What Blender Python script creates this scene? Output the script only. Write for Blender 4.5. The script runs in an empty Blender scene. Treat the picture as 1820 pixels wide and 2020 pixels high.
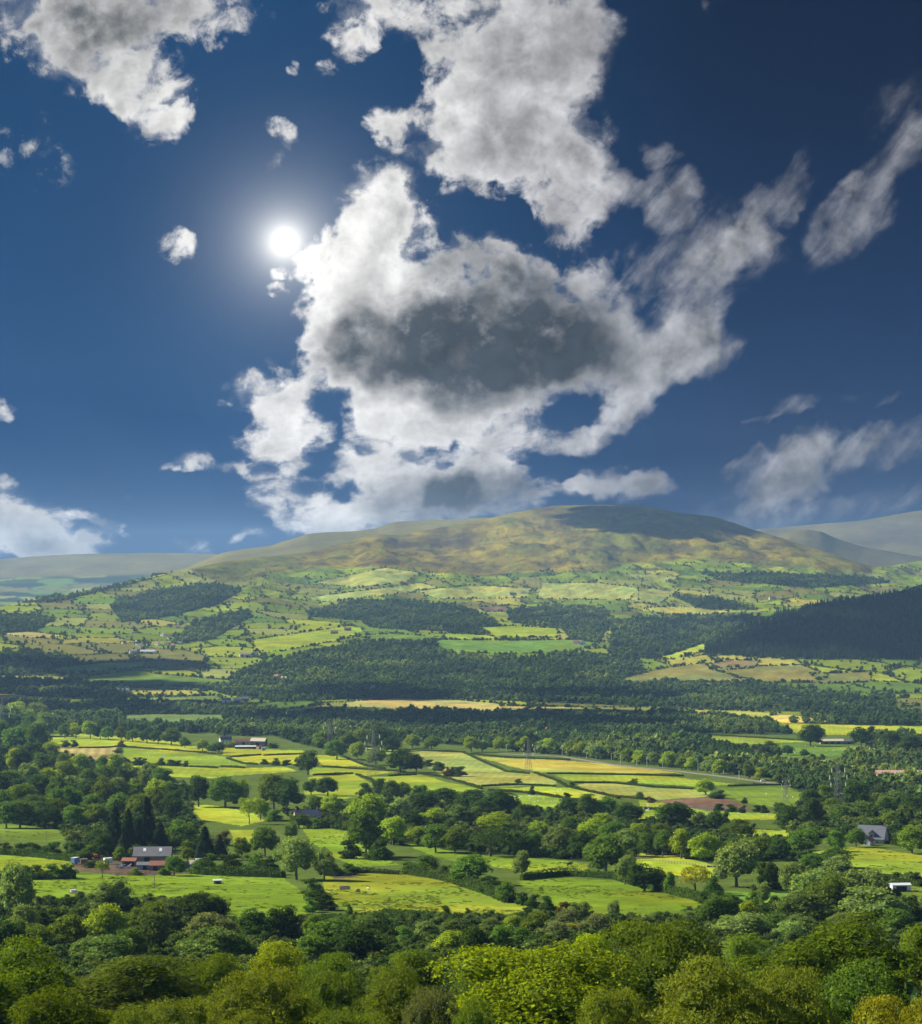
import bpy, math, random
import numpy as np
from mathutils import Vector

C = bpy.context.scene.collection
SC = bpy.context.scene
# ------------------------------------------------------------------ camera, sun, sky, exposure
S = 2.3e-4            # slope of one picture unit (the picture is taken as 1820 x 2020 units)
K = 1.4               # metres per distance unit
X0, Y0 = 910.0, 1115.0  # straight ahead, eye level
cam = bpy.data.cameras.new('camera'); camo = bpy.data.objects.new('camera', cam); C.objects.link(camo)
cam.sensor_fit = 'HORIZONTAL'; cam.sensor_width = 36.0
cam.lens = 18.0 / (910 * S); cam.shift_y = 105 / 1820.0
cam.clip_start = 0.5; cam.clip_end = 120000
camo.location = (0, 0, 0); camo.rotation_euler = (math.radians(90), 0, 0)
SC.camera = camo
SUN_AZ, SUN_EL = -70.0, 32.0       # degrees, azimuth from straight ahead (+ = right)
az, el = math.radians(SUN_AZ), math.radians(SUN_EL)
SUND = Vector((math.sin(az) * math.cos(el), math.cos(az) * math.cos(el), math.sin(el)))
sun = bpy.data.lights.new('sun', 'SUN'); sun.energy = 5.0; sun.angle = math.radians(0.5); sun.color = (1.0, 0.92, 0.76)
suno = bpy.data.objects.new('sun', sun); C.objects.link(suno)
suno.rotation_euler = SUND.to_track_quat('Z', 'Y').to_euler()
SC.view_settings.view_transform = 'Standard'; SC.view_settings.look = 'None'
SC.view_settings.gamma = 1.0; SC.view_settings.use_curve_mapping = False
SC.view_settings.exposure = 1.0
SC.cycles.use_denoising = True
SC.cycles.use_adaptive_sampling = True; SC.cycles.adaptive_threshold = 0.02; SC.cycles.adaptive_min_samples = 16
SC.cycles.max_bounces = 6; SC.cycles.transparent_max_bounces = 8; SC.cycles.volume_bounces = 0
SC.cycles.diffuse_bounces = 3; SC.cycles.sample_clamp_indirect = 4.0

class NT:
    """small helper to write node networks as expressions"""
    def __init__(s, tree): s.t = tree; s.n = tree.nodes; s.l = tree.links
    def new(s, typ, **kw):
        n = s.n.new(typ)
        for k, v in kw.items(): setattr(n, k, v)
        return n
    def put(s, sock, v):
        if isinstance(v, bpy.types.NodeSocket): s.l.new(v, sock)
        else: sock.default_value = v
    def m(s, op, a, b=0.0, c=0.0, clamp=False):
        n = s.new('ShaderNodeMath', operation=op, use_clamp=clamp)
        s.put(n.inputs[0], a); s.put(n.inputs[1], b); s.put(n.inputs[2], c)
        return n.outputs[0]
    def v(s, op, a, b=(0, 0, 0)):
        n = s.new('ShaderNodeVectorMath', operation=op)
        s.put(n.inputs[0], a); s.put(n.inputs[1], b)
        return n.outputs['Value'] if op in ('DOT_PRODUCT', 'LENGTH') else n.outputs[0]
    def noise(s, vec, scale, detail=4, rough=0.55, dist=0.0, lac=2.0, color=False):
        n = s.new('ShaderNodeTexNoise'); s.put(n.inputs['Vector'], vec)
        n.inputs['Scale'].default_value = scale; n.inputs['Detail'].default_value = detail
        n.inputs['Roughness'].default_value = rough; n.inputs['Distortion'].default_value = dist
        n.inputs['Lacunarity'].default_value = lac
        return n.outputs['Color'] if color else n.outputs[0]
    def step(s, x, a, b):
        n = s.new('ShaderNodeMapRange', interpolation_type='SMOOTHSTEP')
        s.put(n.inputs[0], x); s.put(n.inputs[1], a); s.put(n.inputs[2], b)
        n.inputs[3].default_value = 0; n.inputs[4].default_value = 1
        return n.outputs[0]
    def mix(s, f, a, b, typ='MIX'):
        n = s.new('ShaderNodeMix', data_type='RGBA', blend_type=typ)
        s.put(n.inputs['Factor'], f)
        A = [i for i in n.inputs if i.name == 'A' and i.type == 'RGBA'][0]
        B = [i for i in n.inputs if i.name == 'B' and i.type == 'RGBA'][0]
        s.put(A, a); s.put(B, b)
        return [o for o in n.outputs if o.type == 'RGBA'][0]
    def scale(s, col, f):
        n = s.new('ShaderNodeVectorMath', operation='SCALE')
        s.put(n.inputs[0], col); s.put(n.inputs['Scale'], f)
        return n.outputs[0]

def rgb(r, g, b): return (r, g, b, 1.0)
def srgb(r, g, b):
    f = lambda c: c / 12.92 if c <= 0.04045 else ((c + 0.055) / 1.055) ** 2.4
    return (f(r / 255), f(g / 255), f(b / 255), 1.0)

# clouds of the day, each a bank of air at a bearing (x, y in hundreds of picture units), size, tilt in degrees, body, thickness
CLOUDS = [
    # high bank, left
    (0.6, 0.35, 1.3, 0.75, 25, .9, 1.26), (1.9, 0.9, 1.3, 1.0, 35, 1.1, 1.7), (3.0, 1.9, .75, .85, 20, 1.0, 0.63), (4.1, .2, 1.0, .65, 0, .9, 0.99), (2.6, .2, 1.3, .7, 0, .9, 2.25), (3.5, 2.3, .3, .35, 0, .7, 0),
    (2.3, 2.05, .7, .35, 30, .55, 0),
    # bank above centre
    (7.4, .15, 1.05, .75, 0, .95, .1), (7.1, .95, .35, .35, 0, .45, 0), (6.4, 1.35, .28, .16, -20, .5, 0), (5.7, 1.3, .12, .16, 0, .5, 0),
    # great central mass, upper part
    (10.2, .5, 1.7, 1.0, 0, 1.1, 0.9), (11.0, 1.0, 1.1, 1.2, 15, .9, 0.54), (10.0, 1.7, 1.6, 1.1, -15, 1.15, 0.74), (9.4, 2.6, 1.45, .95, -10, 1.05, 0.74), (10.6, 2.9, 1.2, .9, 0, .9, 0.64), (9.8, 3.4, .8, .45, 10, .75, 0.48),
    (7.65, 2.5, .42, .35, 30, .8, 0), (11.4, 3.4, .75, 1.1, -10, .8, 0.22), (11.3, 4.3, .55, .7, 0, .65, 0.16), (12.1, 2.5, .22, .4, 0, .5, 0), (12.9, 3.0, .35, .3, 0, .55, 0), (12.3, 3.8, .5, .35, 0, .5, 0), (13.2, 3.9, .6, .6, 30, .6, 0),
    # bright left shoulder
    (7.45, 4.3, .95, .95, 0, 1.15, 0.5), (7.0, 5.3, 1.0, 1.05, 0, 1.25, 0.5), (6.6, 6.2, .75, .7, 20, 1.0, 0.2), (7.6, 5.9, .9, .8, 0, 1.0, 0.4), (6.55, 5.2, .35, .45, 0, .5, 0), (7.6, 3.75, .7, .4, 0, .7, 0.2),
    (5.55, 5.45, .24, .2, 20, .6, 0), (5.35, 5.8, .2, .12, 0, .55, 0),
    # dark belly
    (7.6, 6.75, 1.5, .8, -5, 1.1, 2.2), (9.2, 6.95, 2.1, 1.05, 0, 1.2, 2.6), (10.7, 6.4, 1.6, 1.15, 15, 1.1, 2.5), (9.6, 7.45, 2.2, .7, 0, .9, 1.6), (8.6, 6.3, .8, .5, -20, .8, .7), (9.3, 5.1, .9, .65, 0, .85, 1.9), (10.3, 5.2, .6, .6, 0, .7, 1.8), (8.5, 5.6, .6, .6, 0, .9, 1.6), (11.8, 6.9, .95, .8, 0, 1.0, 2.2), (11.5, 5.5, .5, .4, 0, .7, .1), (6.7, 6.9, .55, .6, 0, .95, .9),
    # white mass under the belly
    (7.4, 7.6, .8, .7, 0, 1.0, 0.08), (8.2, 8.1, 1.2, .65, 0, 1.05, 0.12), (9.3, 8.3, 1.05, .55, -10, .9, 0.16), (7.7, 8.9, 1.0, .55, -10, .95, 0.08), (7.2, 9.3, .75, .4, 0, .85, 0.08), (9.9, 8.9, .95, .45, -20, .9, 0.12), (8.7, 9.5, 1.0, .45, -10, .9, 0.24), (9.7, 9.75, 1.1, .5, 0, 1.1, 3.6), (8.2, 9.85, 1.1, .55, 0, 1.0, 3), (6.8, 10.2, .9, .42, -5, 1.0, 0.4), (5.7, 9.7, .8, .4, 10, .85, 0.08), (5.5, 10.3, .7, .3, 30, .65, 0.08), (10.7, 9.9, .4, .25, 0, .5, 0),
    # zigzag cloud
    (5.3, 7.7, .85, .42, 10, 1.0, .1), (5.6, 8.2, .65, .5, 0, 1.0, .1), (5.8, 8.55, .75, .35, 0, 1.0, .05), (5.2, 8.7, .75, .25, -5, .8, .05), (5.5, 9.1, .8, .28, -10, .75, .05), (4.7, 9.3, .3, .14, 0, .6, 0), (6.2, 7.5, .5, .2, 10, .55, 0), (5.5, 7.15, .35, .1, 15, .5, 0),
    # streaks on the right
    (13.6, 6.1, 2.3, .62, 58, .78, 0.12), (13.0, 7.2, 1.5, .55, 48, .8, 0.07), (13.9, 6.9, .7, .5, 20, .7, 0.05), (12.4, 7.9, .75, .3, 45, .65, 0.03), (12.7, 5.6, .8, .8, 0, .5, 0.05), (13.6, 4.6, .8, .8, 0, .42, 0.05),
    (15.2, 4.2, 1.3, .42, 58, .72, 0.05), (14.9, 4.9, .5, .6, 0, .5, 0.05), (16.7, 4.3, 1.15, .55, 50, .68, 0.05), (17.5, 3.3, 1.3, .6, 50, .42, 0.03), (18.0, 2.3, 1.0, .8, 50, .32, 0),
    (11.5, 8.7, .75, .24, 15, .8, 0.03), (15.65, 8.0, .42, .2, 20, .55, 0), (15.1, 8.3, .3, .1, 15, .45, 0), (17.2, 7.75, .8, .12, 12, .3, 0),
    # low banks on the right
    (15.2, 9.4, .95, .5, 15, .95, 0.8), (16.2, 9.0, 1.3, .5, 25, .7, 0.48), (17.6, 8.7, 1.4, .5, 12, .7, 0.32), (15.0, 10.1, 1.3, .45, 10, .65, 0.16), (15.9, 9.7, .7, .3, 15, .9, 1.76), (17.3, 10.0, 1.2, .3, 15, .4, 0.16),
    (12.3, 9.55, .85, .4, 0, .95, 1.28), (12.8, 9.5, .6, .3, 0, .8, 0.96), (11.6, 9.7, .5, .28, 0, .75, 0.32), (10.95, 9.45, .2, .2, 0, .4, 0),
    # low banks on the left
    (.2, 10.1, 1.0, .55, 10, 1.0, 1.25), (.5, 10.65, 1.3, .45, 0, 1.0, 0.75), (1.3, 10.8, 1.1, .25, 0, .9, 1.5), (1.9, 10.35, .7, .16, 20, .7, 0), (3.7, 10.8, .5, .16, 0, .7, 0), (4.8, 10.75, .4, .14, 0, .55, 0),
    (3.9, 9.18, .5, .2, 5, .8, 0.25), (3.4, 9.25, .18, .1, 0, .6, 0), (3.5, 4.95, .5, .3, 0, .6, 0), (5.5, 2.7, .45, .2, 30, .55, 0), (5.35, 3.3, .25, .16, 0, .45, 0), (5.5, 3.0, .2, .2, 0, .45, 0), (.6, 3.0, .95, .6, 40, .38, 0), (.0, 7.95, .35, .3, 0, .7, 0), (2.55, 9.85, .16, .12, 0, .5, 0), (14.0, .15, .2, .25, 0, .3, 0),
]

def build_world():
    w = bpy.data.worlds.new('World'); SC.world = w; w.use_nodes = True
    t = NT(w.node_tree); t.n.clear()
    out = t.new('ShaderNodeOutputWorld'); bg = t.new('ShaderNodeBackground')
    t.l.new(bg.outputs[0], out.inputs[0])
    tc = t.new('ShaderNodeTexCoord'); d = tc.outputs['Generated']
    sx = t.new('ShaderNodeSeparateXYZ'); t.put(sx.inputs[0], d)
    dx, dy, dz = sx.outputs
    fy = t.m('MAXIMUM', dy, 0.08)
    px = t.m('MULTIPLY_ADD', t.m('DIVIDE', dx, fy), 1 / S / 100, X0 / 100)
    py = t.m('MULTIPLY_ADD', t.m('DIVIDE', dz, fy), -1 / S / 100, Y0 / 100)
    cb = t.new('ShaderNodeCombineXYZ'); t.put(cb.inputs[0], px); t.put(cb.inputs[1], py)
    P = cb.outputs[0]
    # ragged air: push the bearings about by turbulence before reading the cloud bodies
    right0 = t.step(px, 10.5, 14.0)
    mpr = t.new('ShaderNodeMapping', vector_type='TEXTURE'); t.put(mpr.inputs['Vector'], P)      # wind-drawn streaks on the right
    mpr.inputs['Rotation'].default_value = (0, 0, math.radians(-50)); mpr.inputs['Scale'].default_value = (2.3, .85, 1)
    mpl = t.new('ShaderNodeMapping', vector_type='TEXTURE'); t.put(mpl.inputs['Vector'], P)      # flat-lying shreds low in the sky
    mpl.inputs['Rotation'].default_value = (0, 0, math.radians(-8)); mpl.inputs['Scale'].default_value = (1.6, .75, 1)
    low = t.m('MULTIPLY', t.step(py, 6.5, 9.0), .75)
    w1 = t.v('SUBTRACT', t.noise(P, 0.8, 3, 0.6, color=True), (.5, .5, .5))
    w2 = t.v('SUBTRACT', t.noise(P, 3.0, 5, 0.62, color=True), (.5, .5, .5))
    Q = t.v('ADD', P, t.scale(w1, 1.15)); Q = t.v('ADD', Q, t.scale(w2, 0.30))
    acc = None                            # x: body of cloud on this bearing, y: how thick it is
    for cx, cy, rx, ry, rot, wt, th in CLOUDS:
        mp = t.new('ShaderNodeMapping', vector_type='TEXTURE')
        if acc is None: t.put(mp.inputs['Vector'], Q)
        else:                             # hung one after another, so that few values are alive at a time
            ch = t.new('ShaderNodeVectorMath', operation='MULTIPLY_ADD')
            t.put(ch.inputs[0], acc); ch.inputs[1].default_value = (1e-7, 1e-7, 1e-7); t.put(ch.inputs[2], Q)
            t.put(mp.inputs['Vector'], ch.outputs[0])
        mp.inputs['Location'].default_value = (cx, cy, 0)
        mp.inputs['Rotation'].default_value = (0, 0, math.radians(-rot if rot > 0 and cx > 11 else rot))
        mp.inputs['Scale'].default_value = (rx * 1.3, ry * 1.3, 1)
        f = t.m('SUBTRACT', 1.0, t.v('DOT_PRODUCT', mp.outputs[0], mp.outputs[0]), clamp=True)
        ma = t.new('ShaderNodeVectorMath', operation='MULTIPLY_ADD')
        t.put(ma.inputs[0], f); ma.inputs[1].default_value = (wt, th, 0)
        t.put(ma.inputs[2], acc if acc is not None else (0, 0, 0)); acc = ma.outputs[0]
    sp = t.new('ShaderNodeSeparateXYZ'); t.put(sp.inputs[0], acc); dens, thick = sp.outputs[0], sp.outputs[1]
    PS, PL = mpr.outputs[0], mpl.outputs[0]
    lerp = lambda f, x, y: t.m('MULTIPLY_ADD', f, t.m('SUBTRACT', y, x), x)
    fb = lerp(right0, lerp(low, t.noise(P, 1.5, 9, 0.625, .3), t.noise(PL, 1.5, 9, 0.625, .3)), t.noise(PS, 1.5, 8, 0.6, .3))
    sunp = t.v('SUBTRACT', P, (5.62, 4.77, 0))
    sdist = t.v('LENGTH', sunp)
    off = t.new('ShaderNodeVectorMath', operation='NORMALIZE'); t.put(off.inputs[0], sunp)
    fb3 = t.noise(P, 1.1, 6, 0.58)
    fb2 = t.noise(t.v('SUBTRACT', P, t.scale(off.outputs[0], 0.32)), 1.1, 4, 0.55)
    body = t.m('ADD', t.m('SUBTRACT', dens, t.m('MULTIPLY_ADD', right0, -.22, .3)), t.m('MULTIPLY', t.m('SUBTRACT', fb, 0.5), t.m('MULTIPLY_ADD', right0, -1.5, 3.6)))
    fb4 = t.noise(P, .95, 5, .6, .4)
    body = t.m('ADD', body, t.m('MULTIPLY', t.m('MULTIPLY', t.m('SUBTRACT', fb4, .5), t.m('MULTIPLY_ADD', right0, -2.0, 2.2)), t.m('SUBTRACT', 1.0, t.step(thick, 1.0, 3.5))))          # rents of blue through the thinner banks
    front = t.step(dy, 0.1, 0.25)
    edge = t.step(body, 0.0, t.m('MULTIPLY_ADD', right0, .45, .9))
    veil = t.m('MULTIPLY', t.step(t.m('ADD', dens, t.m('MULTIPLY', t.m('SUBTRACT', fb, .5), 2.2)), .25, 1.3), .42)
    edge = t.m('MAXIMUM', edge, veil)
    alpha = t.m('MULTIPLY', edge, t.m('MULTIPLY', t.step(dens, 0.0, 0.35), front))
    # how much light comes through: thin and sunward parts glow, thick bellies are grey
    lit = t.m('MULTIPLY', t.m('SUBTRACT', fb3, fb2), 1.7)
    th = t.m('ADD', t.m('MULTIPLY', thick, t.m('MULTIPLY_ADD', t.m('ADD', t.m('MULTIPLY', fb3, .55), t.m('MULTIPLY', fb, .45)), 4.0, -.75, clamp=False)), t.m('MULTIPLY', t.m('SUBTRACT', fb3, .5), t.m('MULTIPLY_ADD', right0, -1.1, 1.6)))
    dark = t.m('MULTIPLY', t.step(th, -0.2, 6.2), t.m('MULTIPLY_ADD', fb, -1.1, 1.6), clamp=True)
    near = t.m('POWER', 2.718, t.m('MULTIPLY', sdist, -0.5))
    right = t.step(px, 6.5, 16.0)
    bright = t.m('ADD', t.m('MULTIPLY_ADD', right, -0.40, 0.74), t.m('MULTIPLY', near, 0.42))
    bright = t.m('ADD', bright, t.m('MULTIPLY', lit, 0.6)); bright = t.m('ADD', bright, t.m('MULTIPLY', t.m('SUBTRACT', fb, .56), t.m('MULTIPLY_ADD', right0, .8, -.7)))
    bright = t.m('MULTIPLY', bright, t.m('MULTIPLY_ADD', t.step(body, 0.6, 2.4), -0.2, 1.0))
    bright = t.m('ADD', bright, t.m('MULTIPLY', t.step(py, 6.5, 9.0), t.m('MULTIPLY_ADD', right, -.04, .04)))
    ccol = t.mix(dark, rgb(1, .985, .96), rgb(.085, .10, .115))
    ccol = t.mix(t.m('MULTIPLY', right, .55), ccol, t.mix(1.0, ccol, rgb(.86, .9, 1.06), 'MULTIPLY'))
    cloud = t.scale(ccol, t.m('MAXIMUM', bright, 0.1))
    # clear sky: the physical sky for the light of the day, deepened ahead as in the polarised view
    sky = t.new('ShaderNodeTexSky', sky_type='NISHITA'); sky.sun_disc = False
    sky.sun_elevation = el; sky.sun_rotation = az; sky.altitude = 300; sky.air_density = 1.0; sky.dust_density = .4; sky.ozone_density = 4.0
    skyc = t.scale(sky.outputs[0], 0.062)
    g1 = t.mix(t.step(py, 1.0, 10.5), srgb(18, 64, 108), srgb(18, 74, 124))
    g2 = t.mix(t.step(py, 0.0, 10.0), srgb(2, 24, 56), srgb(6, 47, 91))
    clear = t.mix(t.step(px, 5.0, 15.5), g1, g2)
    halo = t.m('POWER', 2.718, t.m('MULTIPLY', sdist, -1.05))
    clear = t.mix(t.m('MULTIPLY', halo, .45), clear, rgb(.62, .68, .78))
    wob = t.noise(P, .35, 3, .5)
    clear = t.scale(clear, t.m('MULTIPLY_ADD', wob, .28, .86))
    ahead = t.mix(alpha, clear, cloud)
    disc = t.step(sdist, 0.25, 0.10)
    glow = t.m('ADD', t.m('MULTIPLY', t.m('POWER', 2.718, t.m('MULTIPLY', sdist, -4.6)), 2.0), t.m('MULTIPLY', t.m('POWER', 2.718, t.m('MULTIPLY', sdist, -1.6)), .42))
    ahead = t.v('ADD', ahead, t.scale(rgb(1, .95, .82)[:3], t.m('MULTIPLY_ADD', disc, 2.0, glow)))
    ahead = t.scale(ahead, 0.5)         # written for exposure 0; the view is exposed about one stop up
    t.put(bg.inputs['Color'], t.mix(front, skyc, ahead))
    bg.inputs['Strength'].default_value = 1.0
    w.cycles.sampling_method = 'MANUAL'; w.cycles.sample_map_resolution = 512
build_world()

# ------------------------------------------------------------------ small tools
RNG = np.random.default_rng(7)
random.seed(7)
def tag(o, label=None, cat=None, group=None, kind=None):
    if label: o['label'] = label
    if cat: o['category'] = cat
    if group: o['group'] = group
    if kind: o['kind'] = kind
    return o
def link(name, data, parent=None, loc=None, rz=0, sc=None):
    o = bpy.data.objects.new(name, data); C.objects.link(o)
    if parent: o.parent = parent
    if loc is not None: o.location = loc
    o.rotation_euler = (0, 0, rz)
    if sc: o.scale = sc
    return o
def mesh_np(name, verts, faces, mat=None, smooth=False, col=None, facevar=None):
    """verts (n,3), faces (m,k) or a list of such arrays of different k"""
    me = bpy.data.meshes.new(name)
    fl = faces if isinstance(faces, list) else [faces]
    fl = [f for f in fl if len(f)]
    loops = np.concatenate([f.ravel() for f in fl]).astype(np.int32)
    tot = np.concatenate([np.full(len(f), f.shape[1], np.int32) for f in fl])
    start = np.concatenate([[0], np.cumsum(tot)[:-1]]).astype(np.int32)
    me.vertices.add(len(verts)); me.vertices.foreach_set('co', np.asarray(verts, np.float32).ravel())
    me.loops.add(len(loops)); me.loops.foreach_set('vertex_index', loops)
    me.polygons.add(len(tot)); me.polygons.foreach_set('loop_start', start); me.polygons.foreach_set('loop_total', tot)
    me.polygons.foreach_set('use_smooth', np.full(len(tot), bool(smooth)))
    if col is not None:
        a = me.attributes.new('tint', 'FLOAT_COLOR', 'POINT'); c4 = np.ones((len(verts), 4), np.float32); c4[:, :3] = col
        a.data.foreach_set('color', c4.ravel())
    if facevar is not None:
        a = me.attributes.new('leaf', 'FLOAT', 'FACE'); a.data.foreach_set('value', np.asarray(facevar, np.float32))
    me.update(calc_edges=True)
    if mat: me.materials.append(mat)
    return me
def hash2(ix, iy, seed):
    h = (ix.astype(np.int64) * 374761393 + iy.astype(np.int64) * 668265263 + seed * 974634777) & 0xFFFFFFFF
    h = ((h ^ (h >> 13)) * 1274126177) & 0xFFFFFFFF
    return ((h ^ (h >> 16)) & 0xFFFFFF) / float(0xFFFFFF)
def vnoise(x, y, seed=0):
    ix, iy = np.floor(x), np.floor(y); fx, fy = x - ix, y - iy
    fx = fx * fx * (3 - 2 * fx); fy = fy * fy * (3 - 2 * fy)
    a, b = hash2(ix, iy, seed), hash2(ix + 1, iy, seed); c, d = hash2(ix, iy + 1, seed), hash2(ix + 1, iy + 1, seed)
    return (a * (1 - fx) + b * fx) * (1 - fy) + (c * (1 - fx) + d * fx) * fy
def fbm(x, y, seed=0, o=4, g=.5):
    s, a, n = 0, 1, 0
    for i in range(o):
        s = s + a * vnoise(x, y, seed + i); n += a; a *= g; x = x * 2.03; y = y * 2.03
    return s / n - .5
def inpoly(x, y, poly):
    p = np.asarray(poly, float); r = np.zeros(x.shape, bool)
    bb = (x >= p[:, 0].min()) & (x <= p[:, 0].max()) & (y >= p[:, 1].min()) & (y <= p[:, 1].max())
    xs, ys = x[bb], y[bb]; q = np.zeros(xs.shape, bool); j = len(p) - 1
    for i in range(len(p)):
        xi, yi, xj, yj = p[i][0], p[i][1], p[j][0], p[j][1]
        if yi != yj:
            q ^= ((yi > ys) != (yj > ys)) & (xs < (xj - xi) * (ys - yi) / (yj - yi) + xi)
        j = i
    r[bb] = q; return r
def pchip(u, yc):
    """monotone curve through yc[k] at u = k, along axis 0"""
    n = yc.shape[0]; dl = np.diff(yc, axis=0); m = np.zeros_like(yc)
    a, b = dl[:-1], dl[1:]
    with np.errstate(divide='ignore', invalid='ignore'):
        h = np.where(a * b > 0, 2 * a * b / (a + b), 0)
    m[1:-1] = h; m[0] = dl[0]; m[-1] = dl[-1]
    k = np.clip(np.floor(u).astype(int), 0, n - 2); t = (u - k)[:, None]
    return ((1 + 2 * t) * (1 - t) ** 2 * yc[k] + t * (1 - t) ** 2 * m[k] + t * t * (3 - 2 * t) * yc[k + 1] + t * t * (t - 1) * m[k + 1])

# ------------------------------------------------------------------ materials
def material(name):
    m = bpy.data.materials.new(name); m.use_nodes = True; t = NT(m.node_tree); t.n.clear()
    out = t.new('ShaderNodeOutputMaterial'); return m, t, out
def plain(name, col, rough=.8, var=.25, scale=1.5, metal=0):
    m, t, out = material(name); b = t.new('ShaderNodeBsdfPrincipled'); t.l.new(b.outputs[0], out.inputs[0])
    tc = t.new('ShaderNodeTexCoord'); n = t.noise(tc.outputs['Object'], scale, 5, .65)
    k = t.m('MULTIPLY_ADD', n, 2 * var, 1 - var)
    t.put(b.inputs['Base Color'], t.scale(col[:3], k)); b.inputs['Roughness'].default_value = rough; b.inputs['Metallic'].default_value = metal
    return m
def foliage_material(name, trans=.4):
    m, t, out = material(name)
    oi = t.new('ShaderNodeObjectInfo'); at = t.new('ShaderNodeAttribute', attribute_name='leaf')
    v = at.outputs['Fac']
    # leaf to leaf: young yellow-green shoots, older dark leaves
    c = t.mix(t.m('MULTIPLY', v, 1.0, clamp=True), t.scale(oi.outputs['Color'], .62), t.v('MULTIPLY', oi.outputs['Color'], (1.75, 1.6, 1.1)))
    hs = t.new('ShaderNodeHueSaturation'); t.put(hs.inputs['Color'], c)
    t.put(hs.inputs['Hue'], t.m('MULTIPLY_ADD', oi.outputs['Random'], .016, .492)); t.put(hs.inputs['Value'], t.m('MULTIPLY_ADD', oi.outputs['Random'], .35, .85))
    c = hs.outputs[0]
    d = t.new('ShaderNodeBsdfDiffuse'); tr = t.new('ShaderNodeBsdfTranslucent'); mx = t.new('ShaderNodeMixShader')
    t.put(d.inputs[0], c); t.put(tr.inputs[0], t.v('MULTIPLY', c, (1.25, 1.15, .5)))
    mx.inputs[0].default_value = trans; t.l.new(d.outputs[0], mx.inputs[1]); t.l.new(tr.outputs[0], mx.inputs[2])
    t.l.new(mx.outputs[0], out.inputs[0]); return m
def tinted_foliage(name, trans=.35):
    m, t, out = material(name)
    at = t.new('ShaderNodeAttribute', attribute_name='tint'); c = at.outputs['Color']
    d = t.new('ShaderNodeBsdfDiffuse'); tr = t.new('ShaderNodeBsdfTranslucent'); mx = t.new('ShaderNodeMixShader')
    t.put(d.inputs[0], c); t.put(tr.inputs[0], t.v('MULTIPLY', c, (1.2, 1.1, .5)))
    mx.inputs[0].default_value = trans; t.l.new(d.outputs[0], mx.inputs[1]); t.l.new(tr.outputs[0], mx.inputs[2])
    t.l.new(mx.outputs[0], out.inputs[0]); return m
def ground_material():
    m, t, out = material('turf and soil'); b = t.new('ShaderNodeBsdfDiffuse'); t.l.new(b.outputs[0], out.inputs[0])
    at = t.new('ShaderNodeAttribute', attribute_name='tint'); g = t.new('ShaderNodeNewGeometry'); p = g.outputs['Position']
    n1 = t.noise(p, .9, 4, .7); n2 = t.noise(p, .12, 5, .65); n3 = t.noise(p, .011, 4, .6)
    k = t.m('MULTIPLY_ADD', t.m('SUBTRACT', n1, .5), .75, 1.0)
    k = t.m('MULTIPLY', k, t.m('MULTIPLY_ADD', t.m('SUBTRACT', n2, .5), .95, 1.0)); k = t.m('MULTIPLY', k, t.m('MULTIPLY_ADD', t.m('SUBTRACT', n3, .5), .8, 1.0))
    k = t.m('MULTIPLY', k, t.m('MULTIPLY_ADD', t.m('SUBTRACT', t.noise(p, .035, 5, .7), .5), .9, 1.0))
    c = t.scale(at.outputs['Color'], k)
    # tussocks: darker green, seeding heads: straw
    tus = t.step(t.noise(p, .28, 5, .72), .56, .68)
    c = t.mix(t.m('MULTIPLY', tus, .6), c, t.v('MULTIPLY', c, (.45, .62, .6)))
    dry = t.step(t.noise(p, .03, 4, .65), .52, .7)
    c = t.mix(t.m('MULTIPLY', dry, .35), c, t.v('MULTIPLY', c, (1.25, 1.0, .9)))
    t.put(b.inputs[0], c)
    bp = t.new('ShaderNodeBump'); bp.inputs['Strength'].default_value = .55; bp.inputs['Distance'].default_value = .5
    t.put(bp.inputs['Height'], t.m('ADD', t.noise(p, .5, 4, .7), t.m('MULTIPLY', t.noise(p, .08, 3, .6), 2.0))); t.l.new(bp.outputs[0], b.inputs['Normal'])
    return m
M_GROUND = ground_material()
M_LEAF = foliage_material('broad leaves'); M_NEEDLE = foliage_material('conifer needles', .12); M_FAR = tinted_foliage('far foliage')
M_BARK = plain('bark', (.10, .085, .065), .9, .35, 3); M_BIRCH = plain('pale bark', (.30, .25, .2), .8, .35, 3)

# ------------------------------------------------------------------ the lie of the land
BASE = [(3, 2420), (8, 2330), (30, 2270), (70, 2245), (110, 2225), (150, 2185), (200, 2110), (260, 2020), (330, 1940), (400, 1890), (470, 1848), (520, 1815), (570, 1783), (620, 1755),
        (680, 1727), (740, 1702), (800, 1680), (870, 1658), (960, 1632), (1060, 1606), (1180, 1580), (1320, 1556), (1480, 1531), (1650, 1508), (1850, 1484), (2050, 1462), (2300, 1438), (2600, 1412), (2900, 1388), (3200, 1364)]
xs_fine = np.arange(-60, 1881, 2.0)
XS = np.concatenate([np.linspace(-900, -60, 43)[:-1], xs_fine, np.linspace(1880, 2720, 43)[1:]])
def curve(pts):
    p = np.array(pts, float); return np.interp(XS, p[:, 0], p[:, 1])
def smooth(v, k=9):
    ker = np.hanning(k + 2)[1:-1]; ker /= ker.sum(); return np.convolve(np.pad(v, k // 2, 'edge'), ker, 'valid')
RIDGE = smooth(curve([(-900, 1230), (-300, 1215), (0, 1197), (133, 1171), (233, 1153), (300, 1137), (363, 1125), (440, 1108), (520, 1098), (607, 1089), (690, 1069), (728, 1058), (755, 1055), (785, 1056), (847, 1044), (930, 1030), (973, 1020), (1010, 1012), (1050, 1004), (1095, 997.5), (1160, 996), (1250, 996), (1290, 1002), (1345, 1012), (1410, 1019), (1450, 1032), (1490, 1046), (1545, 1062), (1600, 1080), (1660, 1098), (1720, 1118), (1760, 1117), (1820, 1105), (1900, 1100), (2700, 1090)]), 7)
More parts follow.
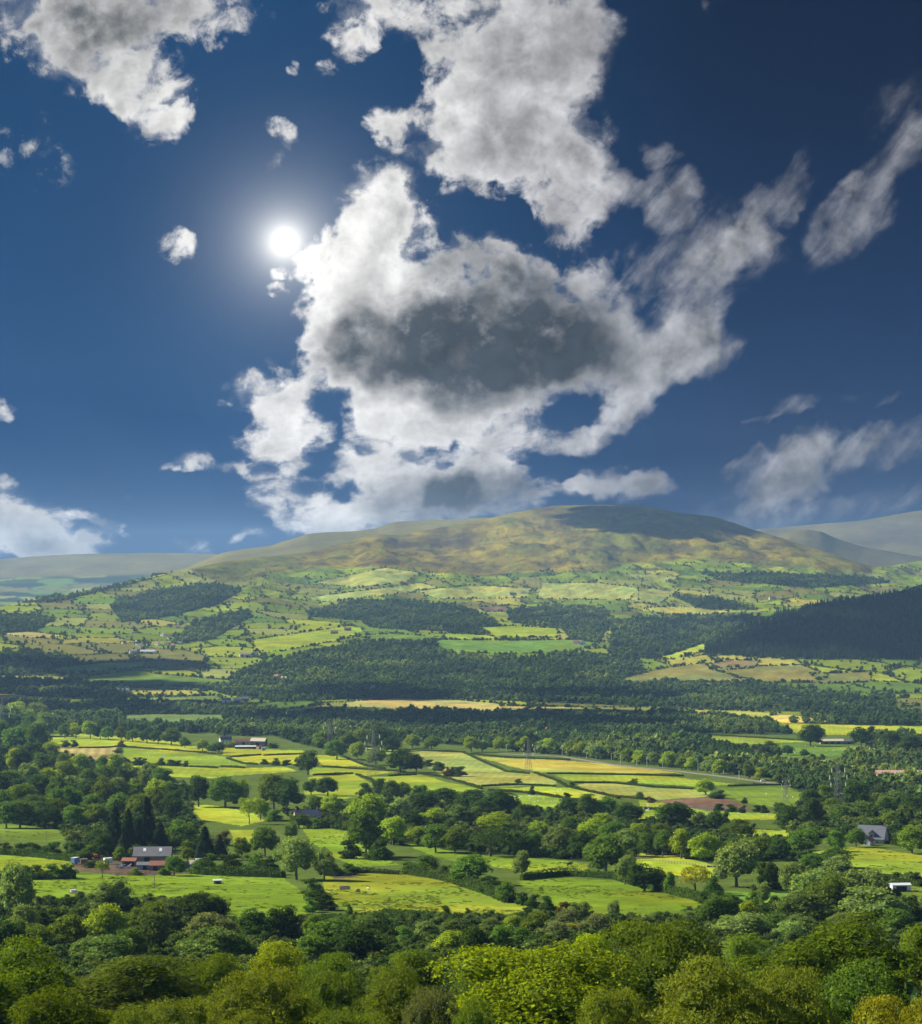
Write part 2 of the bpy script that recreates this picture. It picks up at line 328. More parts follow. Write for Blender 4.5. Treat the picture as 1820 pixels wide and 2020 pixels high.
RDIST = smooth(curve([(-900, 4700), (0, 4950), (233, 5500), (440, 6300), (607, 7000), (766, 7400), (973, 8000), (1100, 8300), (1250, 8300), (1410, 8000), (1540, 7500), (1700, 6900), (1760, 7000), (1820, 7600), (2700, 7600)]), 21)
Y3550 = curve([(-900, 1322), (1300, 1322), (1450, 1312), (1650, 1297), (1820, 1292), (2700, 1280)])
Y3900 = smooth(curve([(-900, 1275), (1250, 1272), (1350, 1267), (1430, 1249), (1480, 1229), (1547, 1207), (1613, 1190), (1713, 1178), (1780, 1165), (1820, 1152), (1970, 1115), (2700, 1100)]), 9)
Y4300 = smooth(curve([(-900, 1245), (1250, 1240), (1350, 1252), (1430, 1252), (1480, 1247), (1547, 1240), (1613, 1232), (1713, 1226), (1820, 1216), (2700, 1200)]), 9)
nb = len(BASE); ncol = len(XS)
Dc = np.zeros((nb + 11, ncol)); Yc = np.zeros_like(Dc)
for k, (d, y) in enumerate(BASE): Dc[k] = d; Yc[k] = y
Dc[nb], Yc[nb] = 3550, Y3550; Dc[nb + 1], Yc[nb + 1] = 3900, Y3900; Dc[nb + 2], Yc[nb + 2] = 4300, Y4300
for i, f in enumerate((.2, .4, .6, .8, 1.0)):
    Dc[nb + 3 + i] = 4300 + (np.maximum(RDIST, 4700) - 4300) * f
    g = f + .035 * math.sin(math.pi * f)
    Yc[nb + 3 + i] = Y4300 + (RIDGE - Y4300) * g
Dc[nb + 8] = Dc[nb + 7] + 500; Yc[nb + 8] = RIDGE + 6
Dc[nb + 9] = Dc[nb + 7] + 1500; Yc[nb + 9] = RIDGE + 40
Dc[nb + 10] = 16000; Yc[nb + 10] = 1190
U = np.concatenate([np.linspace(0, 6, 26)[:-1]] + [np.linspace(k, k + 1, n, endpoint=False) for k, n in
    [(6, 40), (7, 40), (8, 36), (9, 30)] + [(k, 24) for k in range(10, nb - 1)] + [(nb - 1, 28), (nb, 30), (nb + 1, 20)] + [(k, 34) for k in range(nb + 2, nb + 7)] + [(nb + 7, 8), (nb + 8, 8), (nb + 9, 6)]] + [[nb + 10.0]])
DD = pchip(U, Dc); YY = pchip(U, Yc)
XX = np.broadcast_to(XS, DD.shape)
WX = (XX - X0) * S * DD            # across, in distance units
# undulation: broad swells in the valley, gullies and benches on the mountain
near = np.clip((DD - 250) / 250, 0, 1) * np.clip((3300 - DD) / 600, 0, 1)
YY = YY + near * 7 * fbm(WX / 160, DD / 260, 3, 3) * np.clip(700 / DD, .35, 1.2)
mt = np.clip((DD - 4300) / 900, 0, 1) * np.clip((RDIST - DD) / 500, 0, 1)
gul = np.abs(fbm(WX / 520 + .25 * fbm(WX / 300, DD / 700, 5, 2), DD / 1500, 11, 4)) * 2
rav = np.abs(fbm(WX / 210 + .5 * fbm(WX / 200, DD / 500, 15, 2), DD / 2600, 17, 3)) * 2
YY = YY + mt * (20 * (.3 - gul) + 15 * (.25 - rav) + 24 * fbm(WX / 120, DD / 200, 21, 6, .55))
# the quarry scarp under the left shoulder of the ridge, and the knoll below the summit
sc_ = np.exp(-((XX - 758) / 34) ** 2) * np.exp(-((YY - 1066) / 7.0) ** 2); YY = YY - 4 * sc_
kn_ = np.exp(-((XX - 1135) / 38) ** 2) * np.exp(-((YY - 1090) / 7.0) ** 2); YY = YY - 5 * kn_
PX = (XX - X0) * S * DD * K; PY = DD * K; PZ = -(YY - Y0) * S * DD * K

VIS = np.minimum.accumulate(YY, axis=0)
def ground_at(x, y):
    """where the ground is first met on bearing x at picture height y: (distance, world point)"""
    i = int(np.clip(np.searchsorted(XS, x), 1, ncol - 1))
    i = i if abs(XS[i] - x) < abs(XS[i - 1] - x) else i - 1
    c = VIS[:, i]; j = int(np.searchsorted(-c, -y))
    j = min(max(j, 1), len(c) - 8)
    a, b = YY[j - 1, i], YY[j, i]
    f = 0 if abs(a - b) < 1e-6 else min(max((a - y) / (a - b), 0), 1)
    d = DD[j - 1, i] + f * (DD[j, i] - DD[j - 1, i]); yy = a + f * (b - a)
    return d, Vector(((x - X0) * S * d * K, d * K, -(yy - Y0) * S * d * K))
def height_d(x, d):
    i = int(np.clip(np.searchsorted(XS, x), 1, ncol - 1)); i = i if abs(XS[i] - x) < abs(XS[i - 1] - x) else i - 1
    y = np.interp(d, DD[:, i], YY[:, i]); return Vector(((x - X0) * S * d * K, d * K, -(y - Y0) * S * d * K))
def ground_xy(X, Y):
    d = Y / K; return height_d(X / (S * d * K) + X0, d).z

# ------------------------------------------------------------------ fields, woods, moor: what covers the ground
COL = dict(bright=(.235, .30, .028), lime=(.30, .35, .028), pale=(.27, .30, .07), yel=(.36, .34, .06), green=(.13, .215, .03), teal=(.13, .20, .055), stub=(.40, .29, .10), plough=(.13, .088, .062), corn=(.55, .43, .10), tan=(.34, .30, .09),
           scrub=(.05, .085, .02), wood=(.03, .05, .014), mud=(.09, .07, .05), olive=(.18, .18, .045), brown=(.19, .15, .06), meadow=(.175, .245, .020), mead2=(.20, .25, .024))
FIELDS = [
 ('lime', [(85,1452),(130,1447),(230,1452),(330,1460),(420,1478),(425,1488),(330,1482),(245,1472),(160,1474),(100,1475)]), ('stub', [(85,1478),(235,1474),(237,1503),(195,1506),(150,1490),(110,1482)]),
 ('bright', [(243,1475),(330,1482),(425,1490),(480,1500),(485,1512),(360,1510),(245,1503)]), ('lime', [(440,1476),(600,1481),(602,1491),(540,1494),(440,1490)]), ('lime', [(455,1494),(600,1491),(612,1500),(580,1512),(480,1504)]),
 ('lime', [(250,1507),(360,1513),(485,1515),(560,1513),(590,1522),(470,1530),(420,1536),(330,1532),(258,1522)]),
 ('lime', [(612,1490),(660,1490),(730,1512),(640,1512)]), ('bright', [(612,1514),(725,1518),(790,1522),(700,1534),(612,1529)]), ('bright', [(612,1533),(700,1530),(735,1545),(722,1572),(660,1578),(600,1566)]),
 ('bright', [(735,1533),(830,1529),(890,1545),(955,1558),(840,1568),(760,1562)]),
 ('pale', [(717,1474),(800,1480),(910,1484),(960,1505),(1010,1522),(1050,1525),(1100,1540),(1095,1551),(950,1551),(890,1540),(860,1522),(825,1505),(780,1492)]),
 ('yel', [(935,1491),(1000,1496),(1110,1500),(1213,1508),(1350,1526),(1215,1525),(1060,1523),(1000,1510)]), ('bright', [(1090,1529),(1213,1527),(1300,1530),(1450,1547),(1380,1552),(1215,1542),(1130,1541)]),
 ('pale', [(1140,1547),(1213,1545),(1290,1550),(1405,1562),(1395,1572),(1290,1579),(1220,1573),(1155,1561)]), ('lime', [(985,1555),(1060,1552),(1140,1556),(1215,1575),(1210,1584),(1110,1571)]),
 ('bright', [(985,1567),(1060,1569),(1130,1580),(1100,1596),(1000,1592)]), ('plough', [(1296,1580),(1390,1573),(1450,1580),(1492,1599),(1410,1601),(1335,1592)]),
 ('green', [(1420,1555),(1540,1555),(1615,1570),(1610,1592),(1540,1593),(1480,1586),(1440,1575)]), ('bright', [(1262,1578),(1305,1584),(1400,1601),(1560,1606),(1580,1615),(1510,1618),(1262,1616)]),
 ('lime', [(1350,1634),(1560,1638),(1555,1662),(1490,1657),(1370,1647)]), ('mead2', [(1590,1681),(1700,1670),(1830,1688),(1830,1738),(1720,1727),(1640,1712)]),
 ('lime', [(1250,1683),(1330,1688),(1412,1708),(1405,1732),(1330,1728),(1262,1718)]), ('meadow', [(590,1628),(690,1640),(705,1665),(760,1690),(790,1707),(700,1710),(660,1692),(615,1662)]),
 ('meadow', [(800,1664),(900,1680),(1000,1692),(1110,1698),(1165,1706),(1160,1722),(1040,1720),(960,1708),(860,1692)]),
 ('meadow', [(60,1732),(200,1724),(400,1716),(560,1733),(612,1770),(625,1797),(590,1812),(480,1828),(440,1822),(440,1792),(400,1777),(250,1780),(170,1768),(70,1777)]),
 ('mead2', [(640,1728),(700,1720),(800,1720),(900,1745),(1000,1775),(1055,1790),(1010,1802),(850,1807),(700,1803),(665,1783),(636,1752)]), ('meadow', [(1020,1738),(1100,1730),(1213,1738),(1330,1763),(1412,1783),(1380,1807),(1280,1822),(1200,1814),(1110,1797),(1055,1766)]),
 ('green', [(-60,1618),(60,1630),(130,1640),(127,1657),(90,1660),(-60,1652)]), ('meadow', [(-60,1672),(60,1682),(152,1700),(152,1714),(60,1722),(-60,1717)]),
 ('lime', [(365,1583),(430,1590),(500,1605),(525,1620),(480,1629),(395,1617)]), ('bright', [(455,1638),(505,1638),(498,1662),(462,1664)]), ('green', [(1390,1757),(1565,1763),(1565,1792),(1480,1802),(1415,1792)]), ('green', [(1765,1738),(1840,1750),(1840,1785),(1770,1780)]),
 ('lime', [(1545,1428),(1840,1434),(1840,1451),(1575,1449)]), ('bright', [(1300,1447),(1480,1455),(1600,1460),(1560,1468),(1440,1471)]), ('green', [(1440,1471),(1600,1463),(1735,1475),(1725,1490),(1560,1493),(1455,1481)]), ('olive', [(1505,1503),(1560,1496),(1645,1500),(1640,1512),(1555,1516)]),
 ('corn', [(1510,1412),(1560,1410),(1632,1423),(1545,1427)]), ('yel', [(1320,1400),(1450,1402),(1540,1407),(1505,1418),(1380,1411)]), ('tan', [(683,1385),(780,1378),(900,1381),(1000,1390),(1055,1396),(980,1411),(850,1406),(700,1409),(683,1400)]), ('tan', [(990,1393),(1150,1396),(1165,1406),(1050,1411),(970,1408)]),
 ('tan', [(550,1401),(640,1391),(658,1395),(640,1404),(575,1410)]), ('teal', [(235,1412),(300,1409),(440,1410),(445,1426),(340,1436),(250,1431)]), ('teal', [(258,1378),(430,1372),(440,1381),(350,1388),(278,1387)]),
 ('green', [(175,1334),(270,1322),(310,1330),(455,1342),(462,1353),(380,1357),(250,1351),(168,1346)]), ('teal', [(95,1318),(200,1308),(290,1305),(280,1317),(190,1326),(108,1329)]),
 ('olive', [(1215,1343),(1300,1320),(1390,1308),(1405,1322),(1500,1346),(1340,1346),(1250,1349)]), ('brown', [(1400,1310),(1440,1302),(1500,1304),(1490,1318),(1430,1322)]), ('olive', [(1400,1318),(1580,1312),(1640,1334),(1600,1346),(1480,1346)]), ('lime', [(1290,1301),(1395,1268),(1392,1283),(1330,1301)]), ('olive', [(1600,1330),(1720,1325),(1720,1345),(1620,1350)]),
 ('green', [(850,1262),(1000,1264),(1140,1262),(1185,1270),(1135,1286),(1000,1291),(875,1285)]), ('bright', [(940,1238),(1010,1235),(1100,1240),(1100,1258),(980,1258)]), ('bright', [(880,1250),(960,1253),(1000,1262),(870,1262)]), ('green', [(690,1255),(780,1250),(880,1258),(860,1266),(760,1264)]), ('bright', [(500,1262),(690,1235),(720,1240),(700,1256),(560,1285),(500,1285)]),
 ('pale', [(620,1150),(760,1120),(830,1130),(800,1150),(700,1160)]), ('pale', [(600,1180),(720,1165),(830,1150),(870,1160),(760,1175),(640,1188)]), ('pale', [(820,1165),(930,1155),(1050,1160),(1040,1180),(860,1182)]), ('pale', [(1070,1150),(1180,1150),(1260,1160),(1260,1185),(1060,1182)]), ('pale', [(1260,1160),(1340,1165),(1300,1192),(1240,1188)]),
 ('plough', [(945,1198),(990,1196),(1010,1202),(1000,1207),(955,1207)]), ('yel', [(1270,1200),(1340,1196),(1440,1206),(1400,1216),(1300,1212)]), ('stub', [(-60,1368),(40,1370),(85,1378),(40,1384),(-60,1378)]), ('tan', [(0,1250),(60,1246),(140,1256),(60,1260)]),
 ('mud', [(135,1690),(180,1688),(240,1696),(300,1705),(395,1705),(395,1722),(300,1728),(235,1727),(150,1716)]), ('mud', [(640,1722),(690,1722),(710,1732),(660,1735)]), ('mud', [(134,1760),(172,1760),(168,1763),(138,1763)]), ('mud', [(425,1743),(445,1741),(440,1745)]),
]
WOODS = [
 [(215,1192),(330,1160),(420,1150),(480,1165),(430,1192),(330,1218),(240,1228)], [(605,1206),(700,1186),(800,1185),(905,1196),(935,1205),(820,1216),(700,1224),(610,1217)], [(715,1228),(800,1210),(900,1200),(965,1215),(988,1240),(950,1254),(880,1246),(800,1242),(730,1238)],
 [(1000,1206),(1060,1195),(1195,1200),(1215,1225),(1180,1267),(1130,1266),(1108,1240),(1010,1229)], [(430,1345),(480,1325),(580,1292),(720,1267),(880,1266),(885,1290),(1000,1302),(1150,1288),(1250,1300),(1300,1346),(1420,1350),(1600,1360),(1770,1380),(1770,1412),(1500,1402),(1200,1391),(900,1379),(700,1379),(560,1386),(450,1372),(380,1350)],
 [(-60,1385),(200,1386),(440,1395),(560,1412),(680,1410),(760,1400),(900,1408),(1100,1412),(1300,1412),(1320,1452),(1440,1480),(1560,1500),(1560,1540),(1300,1510),(1000,1478),(760,1460),(560,1450),(440,1446),(300,1444),(100,1440),(-60,1430)],
 [(1300,1405),(1520,1425),(1560,1450),(1300,1446)], [(-60,1275),(60,1285),(190,1310),(100,1330),(-60,1350)], [(1440,1500),(1640,1515),(1850,1505),(1850,1600),(1620,1580),(1550,1550)], [(1720,1440),(1850,1455),(1850,1520),(1640,1500),(1730,1480)],
 [(1540,1425),(1560,1412),(1850,1410),(1850,1434),(1700,1432)], [(1210,1228),(1300,1215),(1500,1215),(1440,1250),(1380,1290),(1290,1300),(1200,1290)], [(-60,1200),(130,1175),(300,1140),(360,1126),(260,1152),(120,1186),(-60,1215)],
 [(-60,1225),(60,1212),(110,1222),(60,1250),(-60,1262)], [(1380,1128),(1500,1130),(1720,1138),(1760,1150),(1600,1160),(1420,1145)], [(1320,1172),(1400,1180),(1480,1195),(1500,1205),(1380,1200)], [(-60,1330),(170,1345),(260,1360),(250,1378),(-60,1368)],
 [(430,1440),(620,1440),(725,1450),(725,1474),(640,1478),(600,1470),(540,1452),(430,1452)], [(380,1228),(480,1205),(500,1215),(420,1262),(340,1272)],
]
PLANT = [(1385,1290),(1430,1250),(1480,1230),(1547,1208),(1613,1191),(1713,1179),(1780,1166),(1850,1140),(1850,1310),(1740,1300),(1600,1302),(1480,1296)]   # the dark plantation on the right-hand hill
MIDWOOD0 = [[(-60,1440),(60,1440),(120,1490),(250,1510),(330,1535),(380,1560),(375,1590),(395,1640),(300,1700),(150,1690),(120,1640),(-60,1625)], [(1590,1580),(1850,1570),(1850,1665),(1700,1660),(1560,1650)], [(560,1600),(730,1580),(1000,1590),(1250,1620),(1600,1640),(1600,1700),(1150,1700),(800,1670),(600,1640)],
           [(-60,1800),(120,1780),(420,1780),(600,1830),(900,1815),(1200,1815),(1400,1800),(1640,1690),(1850,1790),(1850,1990),(-60,1990)]]

# woods that meet the edge of the view go on beyond it
far_out = lambda P: [(-480 if x <= -60 else 2300 if x >= 1850 else x, y) for x, y in P]
WOODS = [far_out(w) for w in WOODS]; MIDWOOD = [far_out(w) for w in MIDWOOD0]; PLANT = far_out(PLANT)
MIDWOOD.append([(1850, 1990), (2300, 1990), (2300, 2200), (1850, 2120)]); MIDWOOD.append([(-480, 1990), (-60, 1990), (-60, 2120), (-480, 2200)])

SEED = RNG.random((400, 400, 2))
def cells(wx, d, w=105.0, h=150.0):
    """fields of the slopes: (id, distance to the nearest boundary) in a jittered patchwork"""
    u = wx / w + .25 * d / h; v = d / h + .18 * wx / w
    iu, iv = np.floor(u).astype(int), np.floor(v).astype(int)
    best = np.full(u.shape, 9.0); sec = np.full(u.shape, 9.0); idb = np.zeros(u.shape, int)
    for a in (-1, 0, 1):
        for b in (-1, 0, 1):
            s = SEED[(iu + a) % 400, (iv + b) % 400]
            r = np.maximum(np.abs(u - iu - a - .1 - .8 * s[..., 0]), np.abs(v - iv - b - .1 - .8 * s[..., 1]) * 1.0) + .25 * np.hypot(u - iu - a - .1 - .8 * s[..., 0], v - iv - b - .1 - .8 * s[..., 1])
            idn = ((iu + a) % 400) * 400 + (iv + b) % 400
            c = r < best
            sec = np.where(c, best, np.minimum(sec, r)); idb = np.where(c, idn, idb); best = np.where(c, r, best)
    return idb, (sec - best) * w * .5
MOOR = curve([(-900, 1100), (0, 1100), (300, 1120), (363, 1128), (440, 1146), (560, 1136), (700, 1128), (760, 1122), (830, 1128), (930, 1142), (1000, 1136), (1100, 1124), (1200, 1126), (1300, 1118), (1400, 1110), (1500, 1116), (1600, 1130), (1720, 1135), (1770, 1095), (1820, 1080), (2700, 1060)])

def cover():
    col = np.empty(DD.shape + (3,)); col[:] = (.085, .125, .026)
    far = DD > 2300
    idc, edge = cells(WX, DD)
    pal = np.array([COL['green'], COL['bright'], COL['pale'], COL['meadow'], COL['olive'], COL['pale'], COL['bright'], COL['yel'], COL['meadow'], COL['green'], COL['olive'], COL['bright'], COL['meadow'], COL['lime']]) * .8
    pick = (hash2(idc, idc * 0 + 5, 9) * len(pal)).astype(int) % len(pal)
    bri = .8 + .35 * hash2(idc, idc * 0 + 2, 3)
    fc = pal[pick] * bri[..., None]
    hed = np.clip(1 - edge / 5.0, 0, 1)[..., None]
    fc = fc * (1 - .75 * hed) + np.array((.03, .05, .012)) * .75 * hed
    col[far] = fc[far]
    # moor: bleached grass, green bilberry, brown heather and bracken
    n1 = fbm(WX / 300, DD / 700, 31, 5, .6)[..., None]; n2 = fbm(WX / 120, DD / 260, 41, 5, .6)[..., None]
    moor = np.array((.195, .160, .020)) + n2 * np.array((.30, .25, .03))
    heath = np.array((.06, .038, .022)); fern = np.array((.05, .075, .016))
    moor = moor * (1 - np.clip(n1 * 4 - .15, 0, .85)) + heath * np.clip(n1 * 4 - .15, 0, .85)
    moor = moor * (1 - np.clip(-n1 * 4 - .2, 0, .7)) + fern * np.clip(-n1 * 4 - .2, 0, .7)
    hp = np.clip((fbm(WX / 60, DD / 130, 43, 5, .65) - .05) * 12, 0, .7)[..., None]; moor = moor * (1 - hp) + np.array((.062, .05, .024)) * hp
    gp_ = np.clip((fbm(WX / 75, DD / 160, 47, 5, .65) - .07) * 12, 0, .6)[..., None]; moor = moor * (1 - gp_) + np.array((.15, .165, .024)) * gp_
    mk = np.clip((MOOR - 4 + 34 * fbm(WX / 160, DD / 400, 51, 4) - YY) / 3.0, 0, 1) * (DD > 4300)
    mk = mk[..., None]; col = col * (1 - mk) + moor * mk
    wob = 3.0 * np.clip(1200 / DD, .3, 1.2)
    jx = XX + wob * 2 * fbm(WX / 9, DD / 14, 61, 3) * 2; jy = YY + wob * fbm(WX / 9, DD / 14, 71, 3)
    nearly = (DD < 4400)
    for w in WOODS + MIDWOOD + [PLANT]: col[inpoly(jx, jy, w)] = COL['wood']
    for k, p in FIELDS:
        q = inpoly(jx, jy, p); c = np.array(COL[k]) * random.uniform(.93, 1.07)
        if not q.any(): continue
        a_ = random.uniform(-.5, .5); u_ = WX[q] * math.cos(a_) + DD[q] * math.sin(a_) * .5; u_ = u_ + 3 * fbm(WX[q] / 40, DD[q] / 60, 63, 2)
        st = 1 + .06 * np.sin(u_ * 2 * math.pi / random.uniform(4, 7)) * (k not in ('meadow', 'mead2'))       # drill and mowing lines
        mo = 1 + .9 * fbm(WX[q] / 28, DD[q] / 45, int(a_ * 999) + 700, 4, .6)                                   # richer and poorer ground
        yl = np.clip(1.6 * fbm(WX[q] / 60, DD[q] / 60, int(a_ * 99) + 300, 3), -.12, .13)                      # buttercup and dry patches
        cc = c[None] * (st * mo)[:, None]; cc[:, 0] *= 1 + yl; cc[:, 2] *= 1 - .5 * yl; col[q] = cc
    # mowing stripes in the stubble and the cut meadows, wheel tracks to the trough
    q = inpoly(XX, YY, FIELDS[1][1]); st = .5 + .5 * np.sin((WX * .8 + DD * .12) * .9); col[q] = (col * (.78 + .35 * st[..., None]))[q]
    return col
TINT = cover()
U_GROUND, U_HILL = nb - 1, nb + 2
def terrain(name, j0, j1, cols=slice(None)):
    v = np.stack([PX[j0:j1], PY[j0:j1], PZ[j0:j1]], -1); r, c = v.shape[:2]
    idx = np.arange(r * c).reshape(r, c)
    f = np.stack([idx[:-1, :-1], idx[:-1, 1:], idx[1:, 1:], idx[1:, :-1]], -1).reshape(-1, 4)
    me = mesh_np(name, v.reshape(-1, 3), f, M_GROUND, True, TINT[j0:j1].reshape(-1, 3))
    return tag(link(name, me), kind='structure')
ja = int(np.searchsorted(U, U_GROUND)); jb = int(np.searchsorted(U, U_HILL))
terrain('ground', 0, ja + 1); terrain('hill', ja, jb + 1); terrain('mountain', jb, len(U))

def far_hill(name, sky_pts, d0, d1, y0, colfn, seed, amp=7, bench=0):
    x0, x1 = sky_pts[0][0], sky_pts[-1][0]; xs = np.arange(x0, x1 + .1, 3.0); p = np.array(sky_pts, float)
    sk = smooth(np.interp(xs, p[:, 0], p[:, 1]), 5); f = np.linspace(0, 1, 70)[:, None]
    d = d0 + (d1 - d0) * f + 0 * xs; y = y0 + (sk - y0) * (f + .04 * np.sin(np.pi * f)); wx = (xs - X0) * S * d
    env = np.sin(np.pi * np.clip(f, 0, 1)) ** .7
    y = y + env * amp * (fbm(wx / 500, d / 1200, seed, 4) * 2.2)
    y = y + bench * np.sin(2 * np.pi * (4.2 * f + .5 * fbm(wx / 900, d * 0, seed + 5, 2))) * env
    d = np.vstack([d, d[-1:] + 1200]); y = np.vstack([y, y[-1:] + 25]); wx = np.vstack([wx, wx[-1:]])
    X = (xs - X0) * S * d * K; v = np.stack([X, d * K, -(y - Y0) * S * d * K], -1); r, c = v.shape[:2]
    idx = np.arange(r * c).reshape(r, c); fc = np.stack([idx[:-1, :-1], idx[:-1, 1:], idx[1:, 1:], idx[1:, :-1]], -1).reshape(-1, 4)
    xx = np.broadcast_to(xs, d.shape)
    me = mesh_np(name, v.reshape(-1, 3), fc, M_GROUND, True, colfn(xx, y, wx, d).reshape(-1, 3)); return tag(link(name, me), kind='structure')
def moorcol(line, base=(.14, .125, .035), field=True):
    def fn(xx, y, wx, d):
        n = fbm(wx / 400, d / 900, 81, 5, .6)[..., None]; n2 = fbm(wx / 150, d / 300, 83, 4)[..., None]
        c = np.array(base) + n * np.array((.14, .12, .03)) + n2 * np.array((.06, .06, .01))
        if field:
            idc, e = cells(wx, d, 170, 260); pal = np.array([COL['green'], COL['pale'], COL['meadow'], COL['wood'], COL['scrub'], COL['wood'], COL['olive']])
            k = pal[(hash2(idc, idc * 0 + 7, 3) * 7).astype(int) % 7] * .85
            h = np.clip(1 - e / 12, 0, 1)[..., None]; k = k * (1 - h) + np.array(COL['wood']) * h
            m = np.clip((y - line) / 6 + 4 * n[..., 0], 0, 1)[..., None]; c = c * (1 - m) + k * m
        return np.clip(c, .01, 1)
    return fn
far_hill('hill', [(-500, 1125), (-200, 1112), (0, 1103), (60, 1098), (150, 1093), (300, 1090.5), (360, 1091), (420, 1093), (480, 1097), (600, 1112)], 8600, 13200, 1215, moorcol(1135), 101)
far_hill('hill', [(300, 1140), (363, 1122), (400, 1106), (440, 1090), (470, 1085), (500, 1081), (535, 1076), (560, 1068), (610, 1053), (640, 1050), (700, 1048), (745, 1042), (765, 1034), (782, 1029), (850, 1026), (960, 1021), (1060, 1024), (1160, 1040)], 7900, 9300, 1130, moorcol(2000, (.15, .135, .035), False), 111, 6, 1.3)
far_hill('hill', [(1380, 1075), (1450, 1055), (1490, 1044), (1530, 1041.5), (1600, 1035), (1700, 1027), (1730, 1022), (1762, 1016), (1800, 1009), (1830, 1006), (2000, 990), (2400, 1000)], 9300, 12200, 1150, moorcol(1108, (.115, .10, .04)), 121, 10)
far_hill('hill', [(1490, 1075), (1530, 1058), (1560, 1048), (1590, 1044), (1620, 1048), (1650, 1062), (1700, 1078), (1780, 1092), (1830, 1100)], 8600, 9000, 1130, moorcol(2000, (.12, .11, .045), False), 131, 2)

# ------------------------------------------------------------------ trees
def unit(v): return v / np.maximum(np.linalg.norm(v, axis=-1, keepdims=True), 1e-9)
ICO = None
def ico(sub=1):
    t = (1 + 5 ** .5) / 2
    v = np.array([(-1, t, 0), (1, t, 0), (-1, -t, 0), (1, -t, 0), (0, -1, t), (0, 1, t), (0, -1, -t), (0, 1, -t), (t, 0, -1), (t, 0, 1), (-t, 0, -1), (-t, 0, 1)], float)
    f = [(0, 11, 5), (0, 5, 1), (0, 1, 7), (0, 7, 10), (0, 10, 11), (1, 5, 9), (5, 11, 4), (11, 10, 2), (10, 7, 6), (7, 1, 8), (3, 9, 4), (3, 4, 2), (3, 2, 6), (3, 6, 8), (3, 8, 9), (4, 9, 5), (2, 4, 11), (6, 2, 10), (8, 6, 7), (9, 8, 1)]
    v = unit(v)
    for _ in range(sub):
        cache, nf, v = {}, [], list(v)
        def mid(a, b):
            k = (min(a, b), max(a, b))
            if k not in cache: v.append(unit((v[a] + v[b]) / 2)); cache[k] = len(v) - 1
            return cache[k]
        for a, b, c in f:
            ab, bc, ca = mid(a, b), mid(b, c), mid(c, a); nf += [(a, ab, ca), (b, bc, ab), (c, ca, bc), (ab, bc, ca)]
        f = nf; v = np.array(v)
    return np.array(v), np.array(f)
ICO1, ICO2 = ico(1), ico(2)
def leaf_cards(p, n, size, rng, droop=0.0, flat=0.0, aspect=1.0):
    """a leaf spray (kite of four points) at every p, facing roughly along n"""
    m = len(p); nn = unit(n + rng.normal(0, .75, (m, 3)) * (1 - flat) + np.array((0, 0, flat * 1.2)))
    a = unit(np.cross(nn, rng.normal(0, 1, (m, 3)))); a[:, 2] -= droop; a = unit(a); b = np.cross(nn, a)
    s = size * rng.uniform(.45, 1.0, (m, 1)) ** 1.0 * rng.choice([1.0, 1.0, 1.7], (m, 1)); w = s * aspect
    v = np.stack([p - a * s, p + b * w * .7 + nn * s * .12, p + a * s, p - b * w * .7 + nn * s * .12], 1).reshape(-1, 3)
    return v, np.arange(4 * m).reshape(m, 4)
def lobes(rng, n, shape):
    """round masses of leaf filling a crown of width 1 and height 1"""
    cz, sz, wz, rr = dict(round=(.53, .49, 0, .19), tall=(.52, .5, .25, .17), dome=(.16, .82, 0, .19), spread=(.66, .36, 0, .16))[shape]
    out = []; g = rng.random() * 6.283
    for k in range(n):
        t = (k + .5) / n; z = 1 - t * (1.12 if shape == 'dome' else 1.72); z += rng.normal(0, .06); z = min(max(z, -.8), .98)
        th = g + k * 2.39996 + rng.normal(0, .25); q = math.sqrt(1 - z * z); f = rng.uniform(.55, .95) if rng.random() < .85 else rng.uniform(.2, .5)
        r = rr * rng.uniform(.55, 1.35); wd = .5 * (1 - wz * max(z, 0)) * f * .94
        out.append((np.array((wd * q * math.cos(th), wd * q * math.sin(th), cz + sz * z * f * 1.02)), r))
    out.append((np.array((0, 0, cz + .05)), rr * 1.25))
    return out
